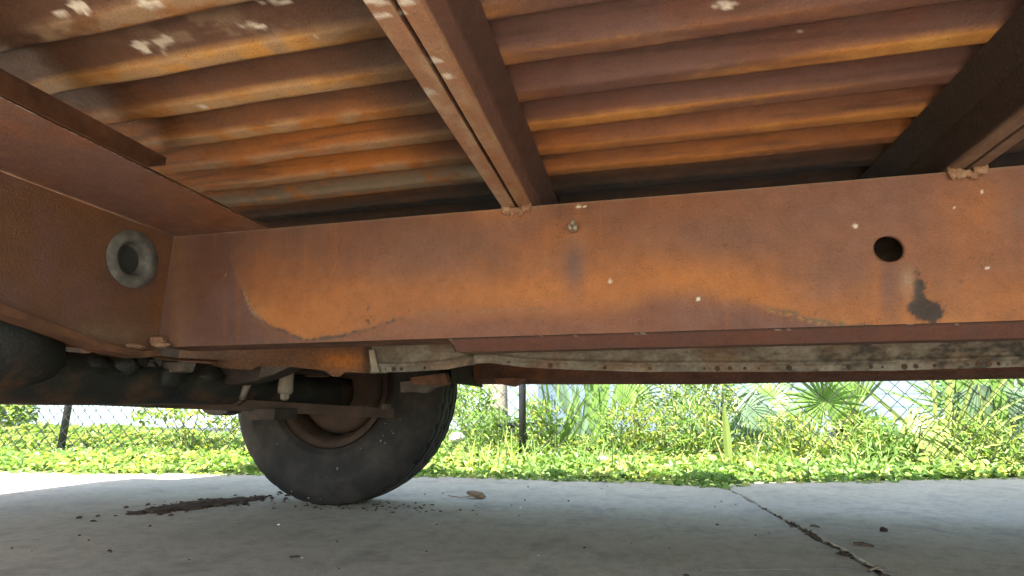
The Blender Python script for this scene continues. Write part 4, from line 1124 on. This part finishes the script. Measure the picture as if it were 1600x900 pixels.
c = onY(714, 684, 3.35); m = MB(); m.lump((c[0], 3.35, c[2]), .048, .04, .032, .2, 2, 3)
o = m.build('white_stone', M['stone'], None, True, at=(c[0], 3.35, c[2] - .03)); tag(o, 'rounded white stone in the weeds just right of the tyre', 'stone')
c = onY(942, 717, 3.0); m = MB(); m.lump((c[0], 3.0, c[2]), .03, .02, .014, .4, 5, 2)
o = m.build('paper_scrap', M['stone'], None, True, at=(c[0], 3.0, c[2])); tag(o, 'small white scrap lying in the weeds below the sword-leaved plant', 'litter')
for (px, py, Y, s, lab) in [(1037, 688, 3.7, .07, 'clump of dry brown stalks under the lime shrub'), (1315, 672, 3.85, .08, 'clump of dry brown fronds between the star-shaped palm and the folded palm')]:
    c = onY(px, py, Y); m = MB()
    for k in range(46):
        a = rng.uniform(0, 6.28); r_ = s * rng.uniform(.1, 1)
        b = np.array([c[0] + r_ * .5 * math.cos(a), Y + r_ * .5 * math.sin(a), max(c[2] - s, .01)])
        m.tube([b, b + np.array([rng.normal(0, .02), 0, s * .9]), b + np.array([rng.normal(0, .05), rng.normal(0, .04), s * rng.uniform(1.2, 2)])], [.006, .005, .002], 5)
    o = m.build('dry_clump', M['dry'], None, at=(c[0], Y, 0)); tag(o, lab, 'dead plant')

# houses across the yard
hs = empty('house', (-6, 8, 0), 'white stucco house wall seen through the fence on the left', 'house')
zl = onY(130, 667, 7.2)[2]
m = MB(); m.box(-14, -1.3, 7.2, 12, zl, 3.0); m.build('wall', M['stucco'], hs)
m = MB(); m.box(-14.03, -1.27, 7.14, 12.03, -.05, zl - .002, .01); m.build('footing', M['ledge'], hs)
m = MB(); m.prism([(5.5, 2.85), (12.5, 3.0), (12.5, 3.1), (9.6, 4.4), (5.5, 2.97)], 'x', -14.4, -1.42); m.build('shade_roof', M['shade_roof'], hs)  # deep eave added out of view to keep the stucco in shade
for xx in (-14.0, -9.5):  # unseen posts carrying the added eave
    m = MB(); m.box(xx - .06, xx + .06, 5.62, 5.74, -.05, 2.84, .008); m.build('shade_roof_post', M['stucco'], hs)
hs2 = empty('house', (4, 8, 0), 'pale blue house wall showing between the palms on the right', 'house')
m = MB()
m.box(-1.298, 9, 7.6, 12, .05, 2.9)
wl = m.build('wall', M['bluewall'], hs2)
for k in range(18):
    m = MB(); z0 = .07 + k * .155; m.prism([(7.598, z0), (7.575, z0), (7.590, z0 + .15), (7.598, z0 + .15)], 'x', -1.296, 9); m.build('siding_board', M['bluewall'], wl)
m = MB(); m.box(-1.26, 9.05, 7.55, 12.03, -.05, .048); m.build('footing', M['ledge'], hs2)
m = MB(); m.prism([(5.9, 2.75), (12.5, 2.9), (12.5, 3.0), (9.8, 4.2), (5.9, 2.87)], 'x', -1.4, 9.4); m.build('shade_roof', M['shade_roof'], hs2)  # unseen overhang added so that the siding lies in shade
for xx in (4.6, 9.0):  # supports for the added overhang, out of view
    m = MB(); m.box(xx - .05, xx + .05, 6.0, 6.1, -.05, 2.74, .006); m.build('shade_roof_post', M['stucco'], hs2)
